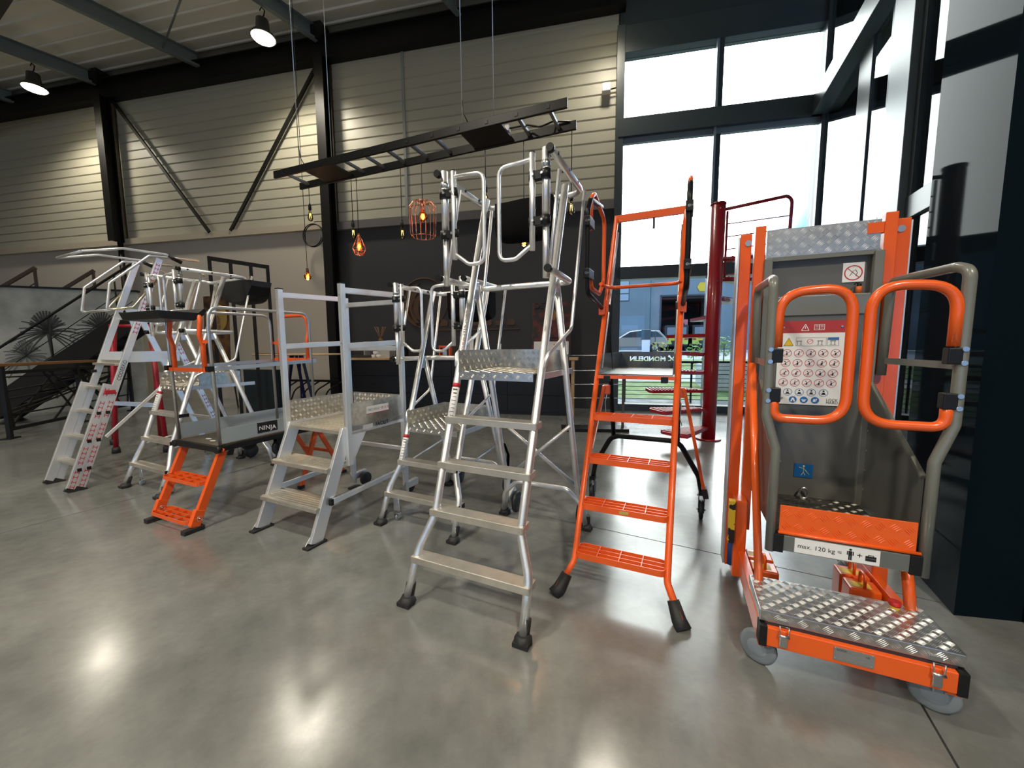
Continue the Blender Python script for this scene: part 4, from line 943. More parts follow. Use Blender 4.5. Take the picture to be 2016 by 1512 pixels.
b = B(); b.tube([(.128, yf, 1.69), (.14, yf, 1.712), (.15, yf, 1.72), (.158, yf, 1.705), (.152, yf, 1.688)], .0012, 5); b.build('figure', INK, s2)
yf = cbk-.004
s3 = B().b2((-.052, yf, .642), (.03, yf+.003, .715)).build('harness_sign', mat('sign_blue', (.0, .1, .3), .5), J_)
HX, HZ2 = .124, .036
b = B(); b.ball((-.135+HX, yf-.001, .668+HZ2), .005, (1, .2, 1), 8, 6)
for p, q_ in (((-.135, .662), (-.135, .635)), ((-.135, .655), (-.155, .66)), ((-.135, .655), (-.12, .64)), ((-.135, .635), (-.145, .618)), ((-.135, .635), (-.127, .618)), ((-.127, .645), (-.11, .625))): b.bar((p[0]+HX, yf-.001, p[1]+HZ2), (q_[0]+HX, yf-.001, q_[1]+HZ2), .0022, .001, (0, 1, 0))
b.build('figure', mat('figure_yellow', (.6, .6, .25), .5), s3)
B().tube([(-.01+.02*math.cos(a*PI/8), cbk-.03, zf+.03+.028*math.sin(a*PI/8)) for a in range(16)], .006, 8, True).build('anchor_ring', ZINC, J_)
tl = thing('spray_can', 'small black and orange can on the lift panel ledge', 'can', J_.matrix_world @ Vector((0, 0, 0)), 0)
tl.location = Vector((1.288, 1.338, 0))+Matrix.Rotation(-.41, 3, 'Z') @ Vector((.165, cbk+.012, 1.6)); 
B().cyl((0, 0, 0), (0, 0, .045), .016, 12).build('body', mat('can_orange', (.6, .12, .02), .4), tl); B().cyl((0, 0, .045), (0, 0, .06), .012, 12).tube([(0, 0, .06), (-.02, 0, .066), (-.03, 0, .055)], .004, 6).build('nozzle', BLK, tl)
tl.scale = (.8, .8, .8)

# ------------------------------------------------------------------ red spiral stair (K)
K_ = thing('spiral_stair', 'dark red steel spiral stair with ribbed treads before the window', 'spiral stair', (2.83, 5.41, 0), 0)
B().cyl((0, 0, .02), (0, 0, 3.25), .095, 24).build('pole', RED, K_); B().cyl((0, 0, 0), (0, 0, .02), .17, 24).build('base_flange', RED, K_); B().cyl((0, 0, 3.25), (0, 0, 3.27), .1, 24).build('pole_cap', RED, K_)
angs = [213, 192, 172, 150, 128, 100, 72, 48, 24, 2]
for i, a in enumerate(angs):
    z = .2+i*.262; a = R(a); M = Matrix.Rotation(a, 3, 'Z')
    pts = [(.09, -.05), (.82, -.2), (.86, -.14), (.86, .14), (.82, .2), (.09, .05)]
    o = B().prism([M @ Vector((x, y, 0))+Vector((0, 0, z-.045)) for x, y in pts], (0, 0, .04)).build('tread', RED, K_)
    b = B()
    for k in range(14):
        x = .2+k*.047; wy = .05+(x-.09)*.2; b.bar(M @ Vector((x, -wy, 0))+Vector((0, 0, z)), M @ Vector((x, wy, 0))+Vector((0, 0, z)), .018, .012)
    b.build('tread_ribs', RED, o, kind='stuff'); B().cyl(M @ Vector((.08, -.03, 0))+Vector((0, 0, z-.03)), M @ Vector((.4, -.09, 0))+Vector((0, 0, z-.03)), .03, 10).build('tread_arm', RED, o)
gr = B().tube([(.08, 0, 3.19), (.93, -.02, 3.36), (.99, -.02, 3.3), (.97, -.02, 2.2)], .022, 10, bend=.1).build('guard_rail', RED, K_)
B().cyl((.13, 0, 3.17), (.13, 0, 2.25), .016, 8).build('guard_post', RED, gr)
for k in range(5): B().cyl((.13, 0, 3.0-k*.17), (.96, -.02, 3.1-k*.17), .008, 6).build('guard_bar', RED, gr)
for z in (3.18, 2.22): B().cyl((-.02, -.1, z), (-.02, -.094, z), .012, 8).build('bolt', ZINC, K_)

# ------------------------------------------------------------------ counter along the dark wall
CT = W0+Matrix.Rotation(WRZ, 3, 'Z') @ Vector((0, 0, 0))
def wl(x, y, z=0): return W0+Matrix.Rotation(WRZ, 3, 'Z') @ Vector((x, y, 0))+Vector((0, 0, z))
ctr = thing('counter', 'long black counter with a light wood top along the dark wall', 'counter', wl(-5.7, -.95), WRZ)
B().b2((-.12, -.08, 1.08), (4.9, .5, 1.125)).build('worktop', WOOD, ctr, .004)
for k in range(4):
    x0 = .02+k*1.17
    for z0, z1 in ((.06, .38), (.4, .73), (.75, 1.06)):
        d = B().b2((x0, -.02, z0), (x0+1.16, .0, z1)).build('drawer', mat('black_front', (.007, .007, .008), .45), ctr, .002); B().b2((x0+.5, -.03, (z0+z1)/2-.006), (x0+.58, -.02, (z0+z1)/2+.006)).build('handle', DARKST, d)
B().b2((.0, .0, 0), (4.72, .46, 1.07)).build('carcass', mat('black_front', (.007, .007, .008), .45), ctr)
for x in (-.1, 4.78): B().b2((x, -.05, 0), (x+.06, .02, 1.08)).build('leg', WOOD, ctr, .003)
def on(x, y=.2): return wl(-5.7+x, -.95+y, 1.125)
t = thing('shelf_box', 'white open box shelf standing on the counter', 'shelf', on(.55, .3), WRZ)
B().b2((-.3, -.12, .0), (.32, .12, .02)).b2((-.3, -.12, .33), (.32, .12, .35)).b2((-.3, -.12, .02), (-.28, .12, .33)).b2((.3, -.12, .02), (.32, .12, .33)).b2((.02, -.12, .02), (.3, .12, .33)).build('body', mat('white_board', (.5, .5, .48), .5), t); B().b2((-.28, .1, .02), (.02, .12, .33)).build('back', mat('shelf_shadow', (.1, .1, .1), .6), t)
t = thing('reed_diffuser', 'small reed diffuser with thin sticks on the white shelf box', 'diffuser', on(.6, .3)+Vector((0, 0, .35)), WRZ)
B().lathe([(.05, 0), (.05, .05), (.02, .07), (.02, .09)], seg=12).build('bottle', mat('amber_glass', (.2, .1, .04), .1), t)
for k in range(6): B().cyl((0, 0, .05), (.14*math.cos(k*1.05+.3), .1*math.sin(k*1.05), .32), .005, 5).build('reed', mat('reed', (.3, .15, .07), .6), t)
for k, (x, z) in enumerate(((.46, 0), (.58, 0), (.50, .07))):
    t = thing('cup', ['white espresso cup at the left of the small pile on the counter', 'white espresso cup at the right of the small pile on the counter', 'white espresso cup stacked on top of the small pile'][k], 'cup', on(x+.1, .06)+Vector((0, 0, z)), WRZ, 'espresso cups on the counter')
    B().lathe([(.025, 0), (.04, .02), (.045, .068), (.04, .069), (.035, .02), (.005, .015)], seg=14).build('body', WHITE, t); B().tube([(.04, 0, .05), (.07, 0, .045), (.065, 0, .02), (.04, 0, .02)], .006, 6, bend=.01).build('handle', WHITE, t)
t = thing('coffee_machine', 'small black coffee machine on the counter beside the cups', 'coffee machine', on(1.12, .2), WRZ)
B().b2((-.12, -.15, 0), (.12, .15, .04)).b2((-.12, .02, .04), (.12, .15, .3)).b2((-.12, -.15, .22), (.12, .03, .3)).build('body', BLK, t, .01); B().cyl((0, -.08, .18), (0, -.08, .22), .02, 10).build('spout', ZINC, t)
t = thing('coffee_tray', 'flat wooden drinks tray on the counter', 'tray', on(.35, .05), WRZ); B().b2((-.35, -.1, 0), (.15, .1, .015)).build('base', mat('dark_tray', (.05, .045, .03), .5), t); B().b2((-.35, -.11, 0), (.15, -.1, .05)).b2((-.35, .1, 0), (.15, .11, .05)).build('rim', mat('dark_tray', (.05, .045, .03), .5), t)
t = thing('model_frame', 'small orange frame model with grey block on the counter', 'model', on(2.15, .15), WRZ)
for a in ((-.12, -.02, 0), (.1, -.02, 0)): B().b2(a, (a[0]+.03, a[1]+.12, .24)).build('upright', ORG, t)
B().b2((-.12, -.02, .21), (.13, .1, .25)).build('crossbar', ORG, t); B().b2((-.05, .0, 0), (.05, .08, .2)).build('block', STEEL, t, .01)
t = thing('wood_block', 'pale wooden block lying on the counter beside the orange model', 'block', on(2.05, -.0), WRZ); B().b2((-.1, -.05, 0), (.2, .04, .05)).build('block_body', WOOD, t, .004); B().b2((-.05, -.052, .01), (.1, -.05, .03)).build('slot', mat('dark_tray', (.05, .045, .03), .5), t)
t = thing('brochure_holder', 'white brochure holder standing on the counter behind the tallest ladder', 'brochure holder', on(2.6, .25), WRZ); B().box((0, 0, .22), (.3, .01, .44), rx=-.12).build('card', WHITE, t); B().b2((-.12, -.08, 0), (.12, .08, .03)).build('foot', WOODD, t)
t = thing('screen', 'small white upright card stand behind the tread platform', 'card stand', on(3.3, .25), WRZ); B().box((0, 0, .14), (.08, .01, .28), rx=-.08).build('card', WHITE, t); B().b2((-.06, -.06, 0), (.06, .06, .012)).build('foot', BLK, t)
for k, (x, a) in enumerate(((2.45, .3), (1.7, -.2), (2.75, .1))):
    o = B().b2((-.12, -.08, 0), (.12, .08, .008)).build('leaflet', WHITE); tag(o, ['white leaflet lying beside the wooden block', 'white leaflet lying on the counter by the coffee machine', 'white leaflet lying in front of the brochure holder'][k], 'leaflet', 'leaflets on the counter'); o.location = on(x, .02); o.rotation_euler[2] = WRZ+a
# poster leaning on the wall
t = thing('poster', 'red and black poster board with a white text strip standing on the counter', 'poster', on(4.35, .34), WRZ)
POSTM = mat('poster_red', (.11, .012, .008), .5, noise=(9, (.012, .008, .005), .42, .56))
B().box((0, .06, .56), (.78, .015, 1.1), rx=-.08).build('board', POSTM, t)
B().box((0, .018, .17), (.7, .004, .3), rx=-.08).build('text_strip', WHITE, t)
B().ball((.02, .04, .84), .11, (.75, .12, 1.1), 14, 10).build('face', mat('poster_gold', (.32, .17, .05), .5), t)
B().box((.02, .055, 1.0), (.36, .02, .1), rx=-.08).box((.02, .056, 1.05), (.22, .02, .12), rx=-.08).build('hat', INK, t)
B().prism([(-.12, .035, .75), (.16, .035, .75), (.22, .014, .4), (-.18, .014, .4)], (0, -.006, 0)).build('dress', mat('poster_dress', (.12, .012, .014), .5, noise=(8, (.03, .008, .006), .4, .6)), t)
text('lettering', 'DELI', .17, INK, t, (-.36, .06, 1.04), (1, 0, 0), (0, .08, 1), .002, bold=.004)
text('lettering', 'L', .12, REDP, t, (.05, .008, .22), (1, 0, 0), (0, .08, 1), .001, bold=.004)
b = B()
for k in range(5): b.box((-.25, .012+k*.0035, .1+k*.04), (.12, .002, .012))
b.build('small_print', INK, t, kind='stuff')
# logo on the wall
LOGO = mat('bronze_logo', (.09, .045, .018), .45)
lg = thing('wall_logo', 'bronze ring and leaf logo with lettering bar mounted on the dark wall', 'logo', wl(0, 0), WRZ)
cx, cz, rr = -4.34, 2.35, .56
B().tube([(cx+rr*math.cos(2*PI*k/40), -.02, cz+rr*math.sin(2*PI*k/40)) for k in range(40)], .016, 6, True).build('ring', LOGO, lg)
for k, (r0, off) in enumerate(((.52, 0), (.42, -.1), (.3, -.2))):
    P = []
    for a in range(13): th_ = R(110+a*11); P.append((cx+r0*math.cos(th_), -.02, cz-.05+off*.3+r0*math.sin(th_)))
    for a in range(12, -1, -1): th_ = R(110+a*11); P.append((cx+.06+(r0-.09*math.sin(a/12*PI))*math.cos(th_)+.02, -.02, cz-.05+off*.3+(r0-.1*math.sin(a/12*PI))*math.sin(th_)))
    B().prism(P, (0, -.02, 0)).build('leaf', LOGO, lg)
B().b2((-4.3, -.03, 1.72), (-2.1, -.005, 1.745)).build('bar', LOGO, lg)
for k in range(7):
    x = -3.95+k*.26; h = (.16, .1, .12, .1, .16, .1, .13)[k]; B().prism([(x, -.03, 1.82), (x+.17, -.03, 1.82), (x+.19, -.03, 1.82+h*.6), (x+.12, -.03, 1.82+h), (x+.02, -.03, 1.82+h)], (0, .025, 0)).build('letter_block', LOGO, lg)

# ------------------------------------------------------------------ rod guard beside the counter
t = thing('rod_stand', 'black floor plate with slim posts and steel rods beside the counter end', 'stand', (1.22, 6.05, 0), R(-4))
B().b2((-.42, -.16, 0), (.62, .16, .05)).build('base_plate', DARKST, t, .004)
for x in (-.33, .55): B().b2((x-.018, -.018, .05), (x+.018, .018, 1.22)).build('post', mat('grey_post', (.1, .1, .1), .4), t)
for z in (1.2, .96, .74, .52): B().cyl((-.33, 0, z), (.55, 0, z), .007, 6).build('rod', ZINC, t)

# ------------------------------------------------------------------ middle background
t = thing('bar_table', 'oval light wood bar table on splayed dark blue legs before the taupe wall', 'table', (-4.4, 7.8, 0), WRZ)
b = B(); b.lathe([(.98, 0), (1.0, .012), (.98, .028)], (0, 0, 1.2), 36, Matrix.Diagonal((1, .45, 1, 1))); b.build('top', WOOD, t)
for k in range(5):
    a = 2*PI*k/5+.4; B().bar((.1*math.cos(a), .1*math.sin(a), 1.2), (.3*math.cos(a+.5), .3*math.sin(a+.5), 0), .03, .05).build('leg', mat('navy_leg', (.006, .007, .05), .4), t)
b = B(); b.b2((-.75, -.2, 1.202), (-.2, .0, 1.214)).cyl((-.45, -.1, 1.21), (-.45, -.1, 1.25), .03, 10); 
b = b.build('serving_board', WOODD); b.parent = None; tag(b, 'thin wooden serving board at the left end of the bar table', 'board'); b.location = (-4.4, 7.8, .028); b.rotation_euler[2] = WRZ; 
t = thing('cabinet', 'dark teal cabinet panel behind the black deck platform', 'cabinet', (-4.66, 7.05, 0), R(-14))
B().b2((-.4, 0, 0), (.38, .1, .95)).build('body', mat('dark_teal', (.008, .017, .022), .4), t, .004); B().b2((-.38, -.008, .03), (.36, 0, .92)).build('door', mat('dark_teal', (.008, .017, .022), .4), t)
t = thing('room_divider', 'tall black steel bar divider with four uprights against the taupe wall', 'divider', (-4.72, 6.12, 0), math.atan2(.68, .48))
for x in (0, .28, .57, .83): B().b2((x-.02, -.02, .06), (x+.02, .02, 2.72)).build('upright', DARKST, t)
B().b2((-.02, -.02, 2.72), (.85, .02, 2.78)).build('top_bar', DARKST, t); B().b2((-.02, -.25, 0), (.85, .25, .06)).build('base', DARKST, t)
t = thing('painting', 'tall warm-toned canvas standing on an easel bar by the black frame', 'painting', (-6.55, 8.55, 0), WRZ)
B().box((0, 0, 1.75), (.66, .03, 1.5), rx=-.05).build('canvas', mat('canvas', (.16, .07, .02), .7, noise=(5, (.03, .015, .01), .4, .6)), t)
B().ball((.05, -.03, 1.95), .2, (.8, .15, 1.15)).build('pale_patch', mat('canvas_pale', (.45, .27, .13), .7, noise=(9, (.25, .12, .05), .45, .6)), t); B().ball((.12, -.025, 2.02), .26, (.8, .1, 1.1)).build('yellow_patch', mat('canvas_yellow', (.42, .28, .06), .7), t)
for x in (-.25, .25): B().bar((x, .05, 1.0), (x*1.2, .1, 0), .03, .03).build('leg', DARKST, t)
B().b2((-.36, -.06, .97), (.36, .06, 1.0)).build('easel_bar', DARKST, t)
t = thing('curved_railing', 'low black railing panel with sweeping curved bars at the wall foot', 'railing', (-4.75, 8.95, 0), WRZ)
B().b2((-.9, -.02, 0), (.75, .02, .04)).b2((-.9, -.02, .55), (.75, .02, .6)).build('rail', DARKST, t)
for k in range(5): B().tube([(-.9+.3*k, 0, .03), (-.75+.3*k, 0, .35), (-.35+.3*k, 0, .57)], .018, 6, bend=.3).build('curved_bar', DARKST, t)
for x in (-.9, .75): B().b2((x-.02, -.02, 0), (x+.02, .02, .6)).build('post', DARKST, t)

# ------------------------------------------------------------------ stair, mural and railing on the left
ma, mb_ = Vector((-10.9, 7.75, 0)), Vector((-8.45, 8.75, 0)); md = (mb_-ma); ML = md.length
mu = thing('mural_wall', 'grey mural panel of palm trees under a cloudy sky behind the stair', 'mural', ma, math.atan2(md.y, md.x))
B().b2((0, 0, 0), (ML, .1, 2.62)).build('panel', mat('mural_sky', (.27, .28, .26), .7, noise=(1.6, (.48, .49, .46), .4, .65)), mu)
B().b2((-.02, -.02, 2.62), (ML+.02, .12, 2.66)).build('top_trim', DARKST, mu)
PALM = mat('palm_print', (.05, .052, .05), .7); PALM2 = mat('palm_print_pale', (.14, .145, .14), .7)
def palm(x, z, r, m, tr):
    b = B(); random.seed(int(x*100))
    for k in range(26):
        a = R(-40+k*10.4)+random.uniform(-.1, .1); P = []; L = r*random.uniform(.75, 1.1)
        for q_ in range(6): f = q_/5; P.append((x+L*f*math.cos(a), -.004, z+L*f*math.sin(a)-.35*L*f*f))
        for q_ in range(5):
            p0, p1 = Vector(P[q_]), Vector(P[q_+1]); b.bar(p0, p1, .004, .03*r*(1.3-q_*.2)+.01)
    for k in range(14):
        a = R(20+k*11); b.bar((x, -.004, z+.05), (x+r*.5*math.cos(a), -.004, z+.05+r*.75*math.sin(a)), .004, .05*r)
    b.bar((x, -.004, z), (x+.08*r, -.004, z-tr*.5), .004, .07*r, (1, 0, 0)); b.bar((x+.08*r, -.004, z-tr*.5), (x+.02, -.004, z-tr), .004, .08*r, (1, 0, 0))
    return b.build('palm_print', m, mu)
palm(1.12, 1.7, .55, PALM, 1.4); palm(2.0, 1.75, .5, PALM, 1.4); palm(.75, 1.2, .4, PALM2, 1.0); palm(1.4, 1.0, .35, PALM2, .9)
# staircase
sa = Vector((-9.35, 6.65, 0)); sdv = Vector((1.9, 1.05, 0)).normalized()
stt = thing('staircase', 'black steel staircase rising to the right before the palm mural', 'staircase', sa, math.atan2(sdv.y, sdv.x))
STAIRM = mat('matt_black_stair', (.004, .004, .004), .8)
n = 9; going, rise_ = .235, .215
for y in (0, .95):
    B().bar((-.2, y, .02), (n*going, y, n*rise_-.0+.05), .05, .34).build('stringer', STAIRM, stt)
for i in range(n): B().b2((i*going-.05, 0, (i+.5)*rise_), (i*going+.2, .95, (i+.5)*rise_+.04)).build('tread', STAIRM, stt)
for y in (0,):
    hr = B().tube([(-.05, y, .2), (-.05, y, 1.05), (.0, y, 1.12), (n*going, y, n*rise_+1.05), (n*going+.04, y, n*rise_+1.08)], .022, 8, bend=.04).build('handrail', DARKST, stt)
    for i in (1, 4, 8): B().cyl((i*going, y, i*rise_+.1), (i*going, y, i*rise_+1.08), .014, 8).build('baluster', DARKST, hr)
    for k in (.35, .65): B().cyl((0, y, k+.05), (n*going, y, n*rise_+k), .007, 6).build('guard_rod', DARKST, hr)
for k, (x, z) in enumerate(((-.6, 2.75), (.95, 2.75))):
    pass
up = thing('upper_stair_rail', 'brown handrails of an upper flight showing above the mural', 'railing', ma+Vector((0, .5, 2.0)), math.atan2(md.y, md.x))
for x0 in (.0, .95):
    B().bar((x0, 0, .62), (x0+.62, 0, 1.12), .05, .06).build('handrail', mat('brown_rail', (.06, .03, .015), .5), up); B().b2((x0+.58, -.02, .0), (x0+.62, .02, 1.1)).build('post', mat('brown_rail', (.06, .03, .015), .5), up)
    for d in (.28, .5): B().cyl((x0+.05, 0, .62-d), (x0+.6, 0, 1.08-d), .012, 6).build('guard_rod', mat('brown_rail', (.06, .03, .015), .5), up)
B().b2((-.3, -.05, -2.0), (1.7, .05, .35)).build('landing', mat('landing_dark', (.08, .07, .06), .6), up)
# railing with crossing bars
ra, rb = Vector((-7.62, 5.68, 0)), Vector((-8.35, 8.3, 0)); rd = rb-ra; RL = rd.length
rl = thing('railing', 'black railing with crossing bars and wooden handrail at the far left', 'railing', ra, math.atan2(rd.y, rd.x))
B().bar((-.6, 0, 1.12), (RL, 0, 1.12), .07, .05).build('handrail', WOODD, rl, .01)
B().b2((-.0, -.02, .98), (RL, .02, 1.03)).b2((0, -.02, .12), (RL, .02, .17)).build('frame_rail', DARKST, rl)
for x in (0, RL*.5, RL): 
    o = B().b2((x-.025, -.025, 0), (x+.025, .025, 1.1)).build('post', DARKST, rl); B().b2((x-.09, -.06, 0), (x+.09, .06, .02)).build('foot_plate', DARKST, o)
random.seed(5)
for k in range(14):
    x0 = random.uniform(0, RL); x1 = min(max(x0+random.uniform(-1.2, 1.2), 0), RL); B().bar((x0, 0, .15), (x1, 0, 1.0), .02, .025).build('crossing_bar', DARKST, rl)
for k in range(6):
    z0 = random.uniform(.2, .95); z1 = random.uniform(.2, .95); B().bar((0, .005, z0), (RL, .005, z1), .02, .022).build('crossing_bar', DARKST, rl)

# ------------------------------------------------------------------ outside
ext = struct(B().prism([(1.8, 8.35, -.06), (30, 2.5, -.06), (30, 2.5, -.3), (1.8, 8.35, -.3)], (0, 0, .0001)).build('pavement', mat('pale_paving', (.45, .44, .42), .8)))
bpy.data.objects.remove(ext)
def wq(x, y, z): return wl(x, y, z)
GR = mat('grass', (.13, .2, .04), .9, noise=(3, (.25, .3, .1), .4, .7)); PAVE = mat('paving', (.42, .41, .39), .85, noise=(2, (.3, .3, .29), .4, .7))
def strip(y0, z0, y1, z1, m, nm):
    o = B().prism([wq(-30, y0, z0), wq(60, y0, z0), wq(60, y1, z1), wq(-30, y1, z1)], (0, 0, -.2)).build(nm, m); return struct(o)
strip(.12, -.06, 1.6, -.04, PAVE, 'paving_near'); strip(1.6, -.04, 4.2, .25, GR, 'lawn_near'); strip(4.2, .25, 6, .32, PAVE, 'path'); strip(6, .32, 10, .72, GR, 'lawn_far'); strip(10, .72, 34, .95, PAVE, 'road')
# side ground
struct(B().prism([wl(5, -12, -.06), wl(60, -12, -.06), wl(60, .12, -.06), wl(3.6, .12, -.06)], (0, 0, -.2)).build('paving_side', PAVE))
t = thing('terrace_railing', 'black horizontal bar railing outside the window', 'railing', wl(0, 1.3, -.05), WRZ)
for k in range(9): B().cyl((.05, 0, .12+k*.1), (3.9, 0, .12+k*.1), .009, 6).build('bar', DARKST, t)
B().b2((.0, -.02, .98), (5.2, .02, 1.03)).build('top_rail', DARKST, t)
for x in (.25, 1.75, 3.4, 4.9): B().b2((x-.02, -.02, 0), (x+.02, .02, 1.0)).build('post', DARKST, t)
t = thing('planter', 'pale concrete planter block outside behind the spiral stair', 'planter', wl(2.5, 3.0, .0), WRZ)
B().b2((0, 0, 0), (3.2, 1.0, .82)).build('block', mat('pale_concrete', (.5, .51, .5), .8, noise=(5, (.4, .41, .4), .4, .7)), t, .02); B().b2((.06, .06, .82), (3.14, .94, .84)).build('soil', mat('soil', (.1, .07, .04), .9), t)
LEAF = mat('leaf_green', (.2, .34, .05), .6); LEAFY = mat('leaf_yellow', (.5, .4, .06), .6)
def shrub(p, h, m, lab, n=60):
    t = thing('shrub', lab, 'shrub', p, 0, 'small shrubs outside the window')
    b = B(); random.seed(int(abs(p.x*77)+abs(p.y*31)))
    for k in range(n):
        a = random.uniform(0, 2*PI); r = h*.35*random.random()**.5; z = h*(.25+.75*random.random()); c = Vector((r*math.cos(a), r*math.sin(a), z)); u = Vector((random.uniform(-1, 1), random.uniform(-1, 1), random.uniform(-.2, 1))).normalized(); v = u.orthogonal().normalized(); s = h*.09
        b.bm.faces.new([b.bm.verts.new(c+u*s), b.bm.verts.new(c+v*s*.4), b.bm.verts.new(c-u*s), b.bm.verts.new(c-v*s*.4)])
    b.build('foliage', m, t, kind='stuff'); B().cyl((0, 0, 0), (0, 0, h*.7), h*.02, 6).build('stem', mat('bark', (.1, .07, .04), .9), t)
    return t
shrub(wl(3.1, 3.5, .84), .75, LEAF, 'green shrub in the concrete planter', 110)
shrub(wl(2.2, 8.5, .57), .9, LEAFY, 'yellow-green shrub on the lawn behind the orange ladder', 80)
shrub(wl(3.55, 8.7, .57), .9, LEAF, 'low green shrub on the lawn left of the planter', 80)
shrub(wl(2.8, 8.6, .57), .6, LEAF, 'smallest green shrub on the far lawn', 50)
# building across the road
fc = thing('warehouse', 'grey-blue clad warehouse across the road with open garage door', 'building', wl(-2.7, 27, .93), WRZ)
CLAD = mat('grey_blue_cladding', (.16, .21, .24), .5, .2, noise=(.4, (.2, .25, .28), .4, .6))
B().b2((-12, 0, 0), (7.9, .3, 6.6)).b2((12.3, 0, 0), (15.0, .3, 6.6)).b2((7.9, 0, 4.6), (12.3, .3, 6.6)).build('facade', CLAD, fc)
B().b2((-12, -.2, 6.6), (15.0, .5, 6.8)).build('parapet', mat('parapet_white', (.7, .7, .7), .6), fc)
B().b2((7.9, 5.5, 0), (12.3, 5.8, 4.6)).b2((7.7, .3, 0), (7.9, 5.8, 4.6)).b2((12.3, .3, 0), (12.5, 5.8, 4.6)).b2((7.9, .3, 4.4), (12.3, 5.8, 4.6)).build('garage_interior', mat('garage_dark', (.03, .03, .033), .8), fc)
for x0, x1, z0, z1 in ((7.78, 7.9, 0, 4.72), (12.3, 12.42, 0, 4.72), (7.78, 12.42, 4.6, 4.72)): B().b2((x0, -.06, z0), (x1, .02, z1)).build('door_frame', FRAME, fc)
for x in (2.6, 4.3):
    w__ = B().b2((x, -.05, 4.3), (x+(.9 if x > 3 else .5), 0, 6.2)).build('window', FRAME, fc); 
    for k in range(3): B().b2((x+.05, -.06, 4.36+k*.62), (x+(.85 if x > 3 else .45), -.04, 4.9+k*.62)).build('pane', mat('far_glass', (.35, .42, .48), .2), w__)
for x0 in (3.2, 3.85): B().lathe([(.3, 0), (.3, .06)], (x0, -.0, 3.3), 14, Matrix.Rotation(PI/2, 4, 'X') @ Matrix.Diagonal((1, .8, 1, 1))).build('round_window', mat('far_glass', (.35, .42, .48), .2), fc)
d_ = B().b2((4.6, -.05, 0), (6.0, 0, 2.2)).build('door', mat('far_door', (.22, .28, .33), .5), fc); B().b2((5.8, -.08, 1.0), (5.86, -.05, 1.2)).build('handle', ZINC, d_)
B().b2((.2, -.05, 1.4), (1.2, 0, 2.1)).build('vent', mat('vent_brown', (.1, .09, .07), .6), fc)
for x in (-3, 3.6, 7.0): B().b2((x-.02, -.02, 0), (x+.02, 0, 6.6)).build('cladding_joint', FRAME, fc)
ys = B().cyl((11.1, -.08, 5.3), (11.1, -.02, 5.3), .42, 6).build('yellow_sign', YELP, fc)
B().b2((9.3, -.3, 1.9), (10.0, -.27, 2.6)).b2((9.62, -.29, 2.6), (9.68, -.27, 4.6)).build('warning_board', mat('pink_board', (.5, .16, .17), .6), fc); B().prism([(9.5, -.31, 2.1), (9.8, -.31, 2.1), (9.65, -.31, 2.4)], (0, .005, 0)).build('warning_mark', INK, fc)
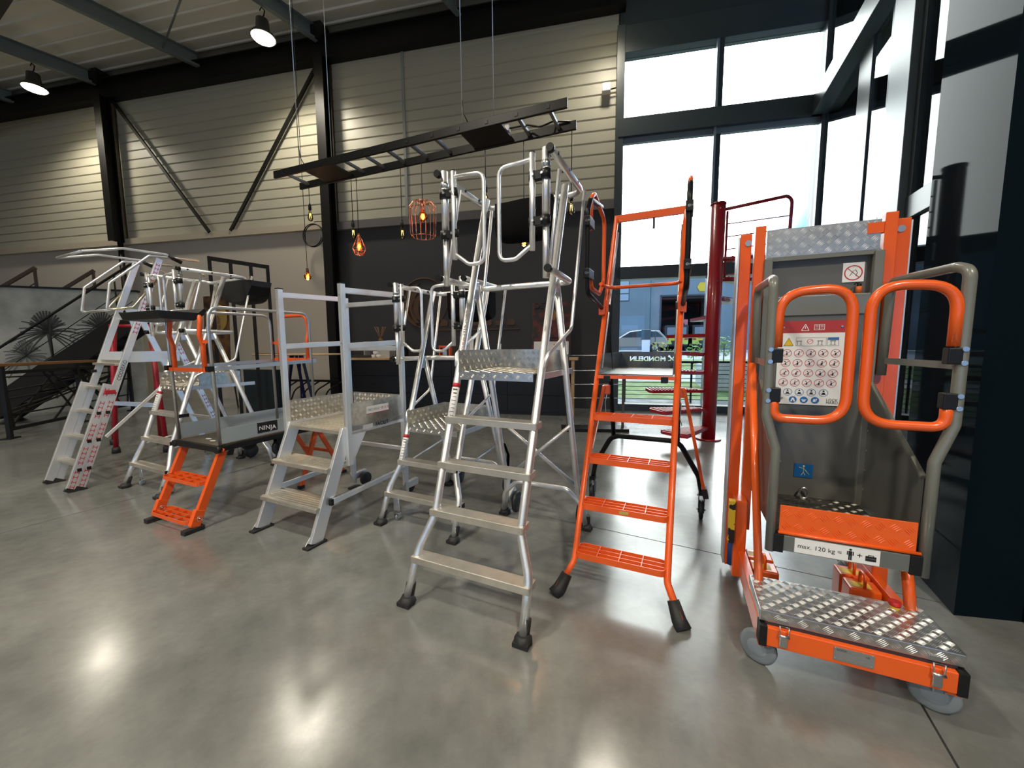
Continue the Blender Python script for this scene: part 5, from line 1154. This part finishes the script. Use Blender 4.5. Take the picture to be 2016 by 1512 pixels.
# neighbour block to the right
nb = thing('office_block', 'white office block with dark glazed bays beyond the warehouse', 'building', wl(12.6, 30, .95), WRZ)
B().b2((0, 0, 0), (22, .4, 8.5)).build('facade', mat('white_facade', (.75, .75, .75), .6), nb)
for k in range(5):
    o = B().b2((1.5+k*3.2, -.1, .3), (3.8+k*3.2, .05, 3.1)).build('glazed_bay', mat('blue_bay', (.03, .12, .18), .3), nb); B().b2((1.5+k*3.2, -.1, 4.2), (3.6+k*3.2, .05, 6.0)).build('window', mat('far_dark_glass', (.05, .07, .09), .2), nb)
    B().b2((1.5+k*3.2, -.14, 1.1), (3.8+k*3.2, -.1, 1.25)).build('bay_rail', WHITE, o)
def car(p, rz, L, body, lab, suv=True):
    t = thing('car', lab, 'car', p, rz)
    pr = [(-L/2, .35), (-L/2, .75), (-L/2+.25, .95), (-L*.22, 1.05), (-L*.06, 1.5), (L*.12, 1.6), (L*.38, 1.52), (L/2-.08, 1.0), (L/2, .8), (L/2-.05, .35)]
    b = B(); b.prism([(x, -.85, z) for x, z in pr], (0, 1.7, 0)); b.build('body', body, t, .09)
    gp = [(-L*.19, 1.06), (-L*.05, 1.44), (L*.12, 1.52), (L*.34, 1.45), (L*.43, 1.08)]
    for y in (-.862, .852): B().prism([(x, y, z) for x, z in gp], (0, .01, 0)).build('side_window', mat('car_glass', (.05, .06, .07), .1), t)
    for x in (-L*.31, L*.31):
        for y in (-.8, .8): wheel((x, y, .34), (0, 1, 0), .34, .22, t, TYRE, ZINC)
    for y in (-.75, .55): B().b2((L/2-.03, y, .78), (L/2+.01, y+.2, .92)).build('tail_light', REDP, t)
    return t
car(wl(2.3, 21.0, .86), WRZ, 4.6, mat('champagne_paint', (.36, .33, .29), .3, .4), 'champagne coloured car parked before the warehouse')
def van(p, lab):
    t = thing('service_van', lab, 'van', p, WRZ, 'vehicles inside the garage')
    B().b2((-.95, 0, .3), (.95, 3.6, 2.1)).build('body', mat('van_dark', (.02, .02, .024), .3), t, .12); B().b2((-.75, -.02, 1.25), (.75, .02, 1.9)).build('rear_window', mat('car_glass2', (.2, .22, .24), .15), t)
    B().b2((-.5, -.02, .8), (.5, .02, 1.05)).build('number_plate', YELP, t)
    for s in (-1, 1):
        B().prism([(s*.92, -.03, .5), (s*.35, -.03, .5), (s*.55, -.03, 1.15), (s*.92, -.03, 1.1)], (0, .02, 0)).build('hazard_panel', mat('hi_vis', (.55, .6, .1), .5), t); B().b2((s*.75-.13, -.05, .85), (s*.75+.13, -.03, .98)).build('tail_light', REDP, t)
        wheel((s*.8, .6, .32), (1, 0, 0), .32, .2, t)
    return t
van(wl(6.3, 26.0, .95), 'dark van with yellow hazard panels at the left in the open garage'); van(wl(8.5, 26.2, .95), 'dark van with yellow hazard panels at the right in the open garage')
t = thing('charging_post', 'dark charging post standing by the parked car', 'charging post', wl(3.6, 19.2, .84), WRZ); B().b2((-.03, -.03, 0), (.03, .03, 1.5)).build('post', mat('green_post', (.02, .1, .08), .5), t); B().b2((-.9, -.1, .9), (-.3, .1, 1.6)).build('cabinet', mat('charger_grey', (.05, .07, .09), .4), t, .03); B().b2((-.85, -.08, 0), (-.35, .08, .9)).build('plinth', WHITE, t)
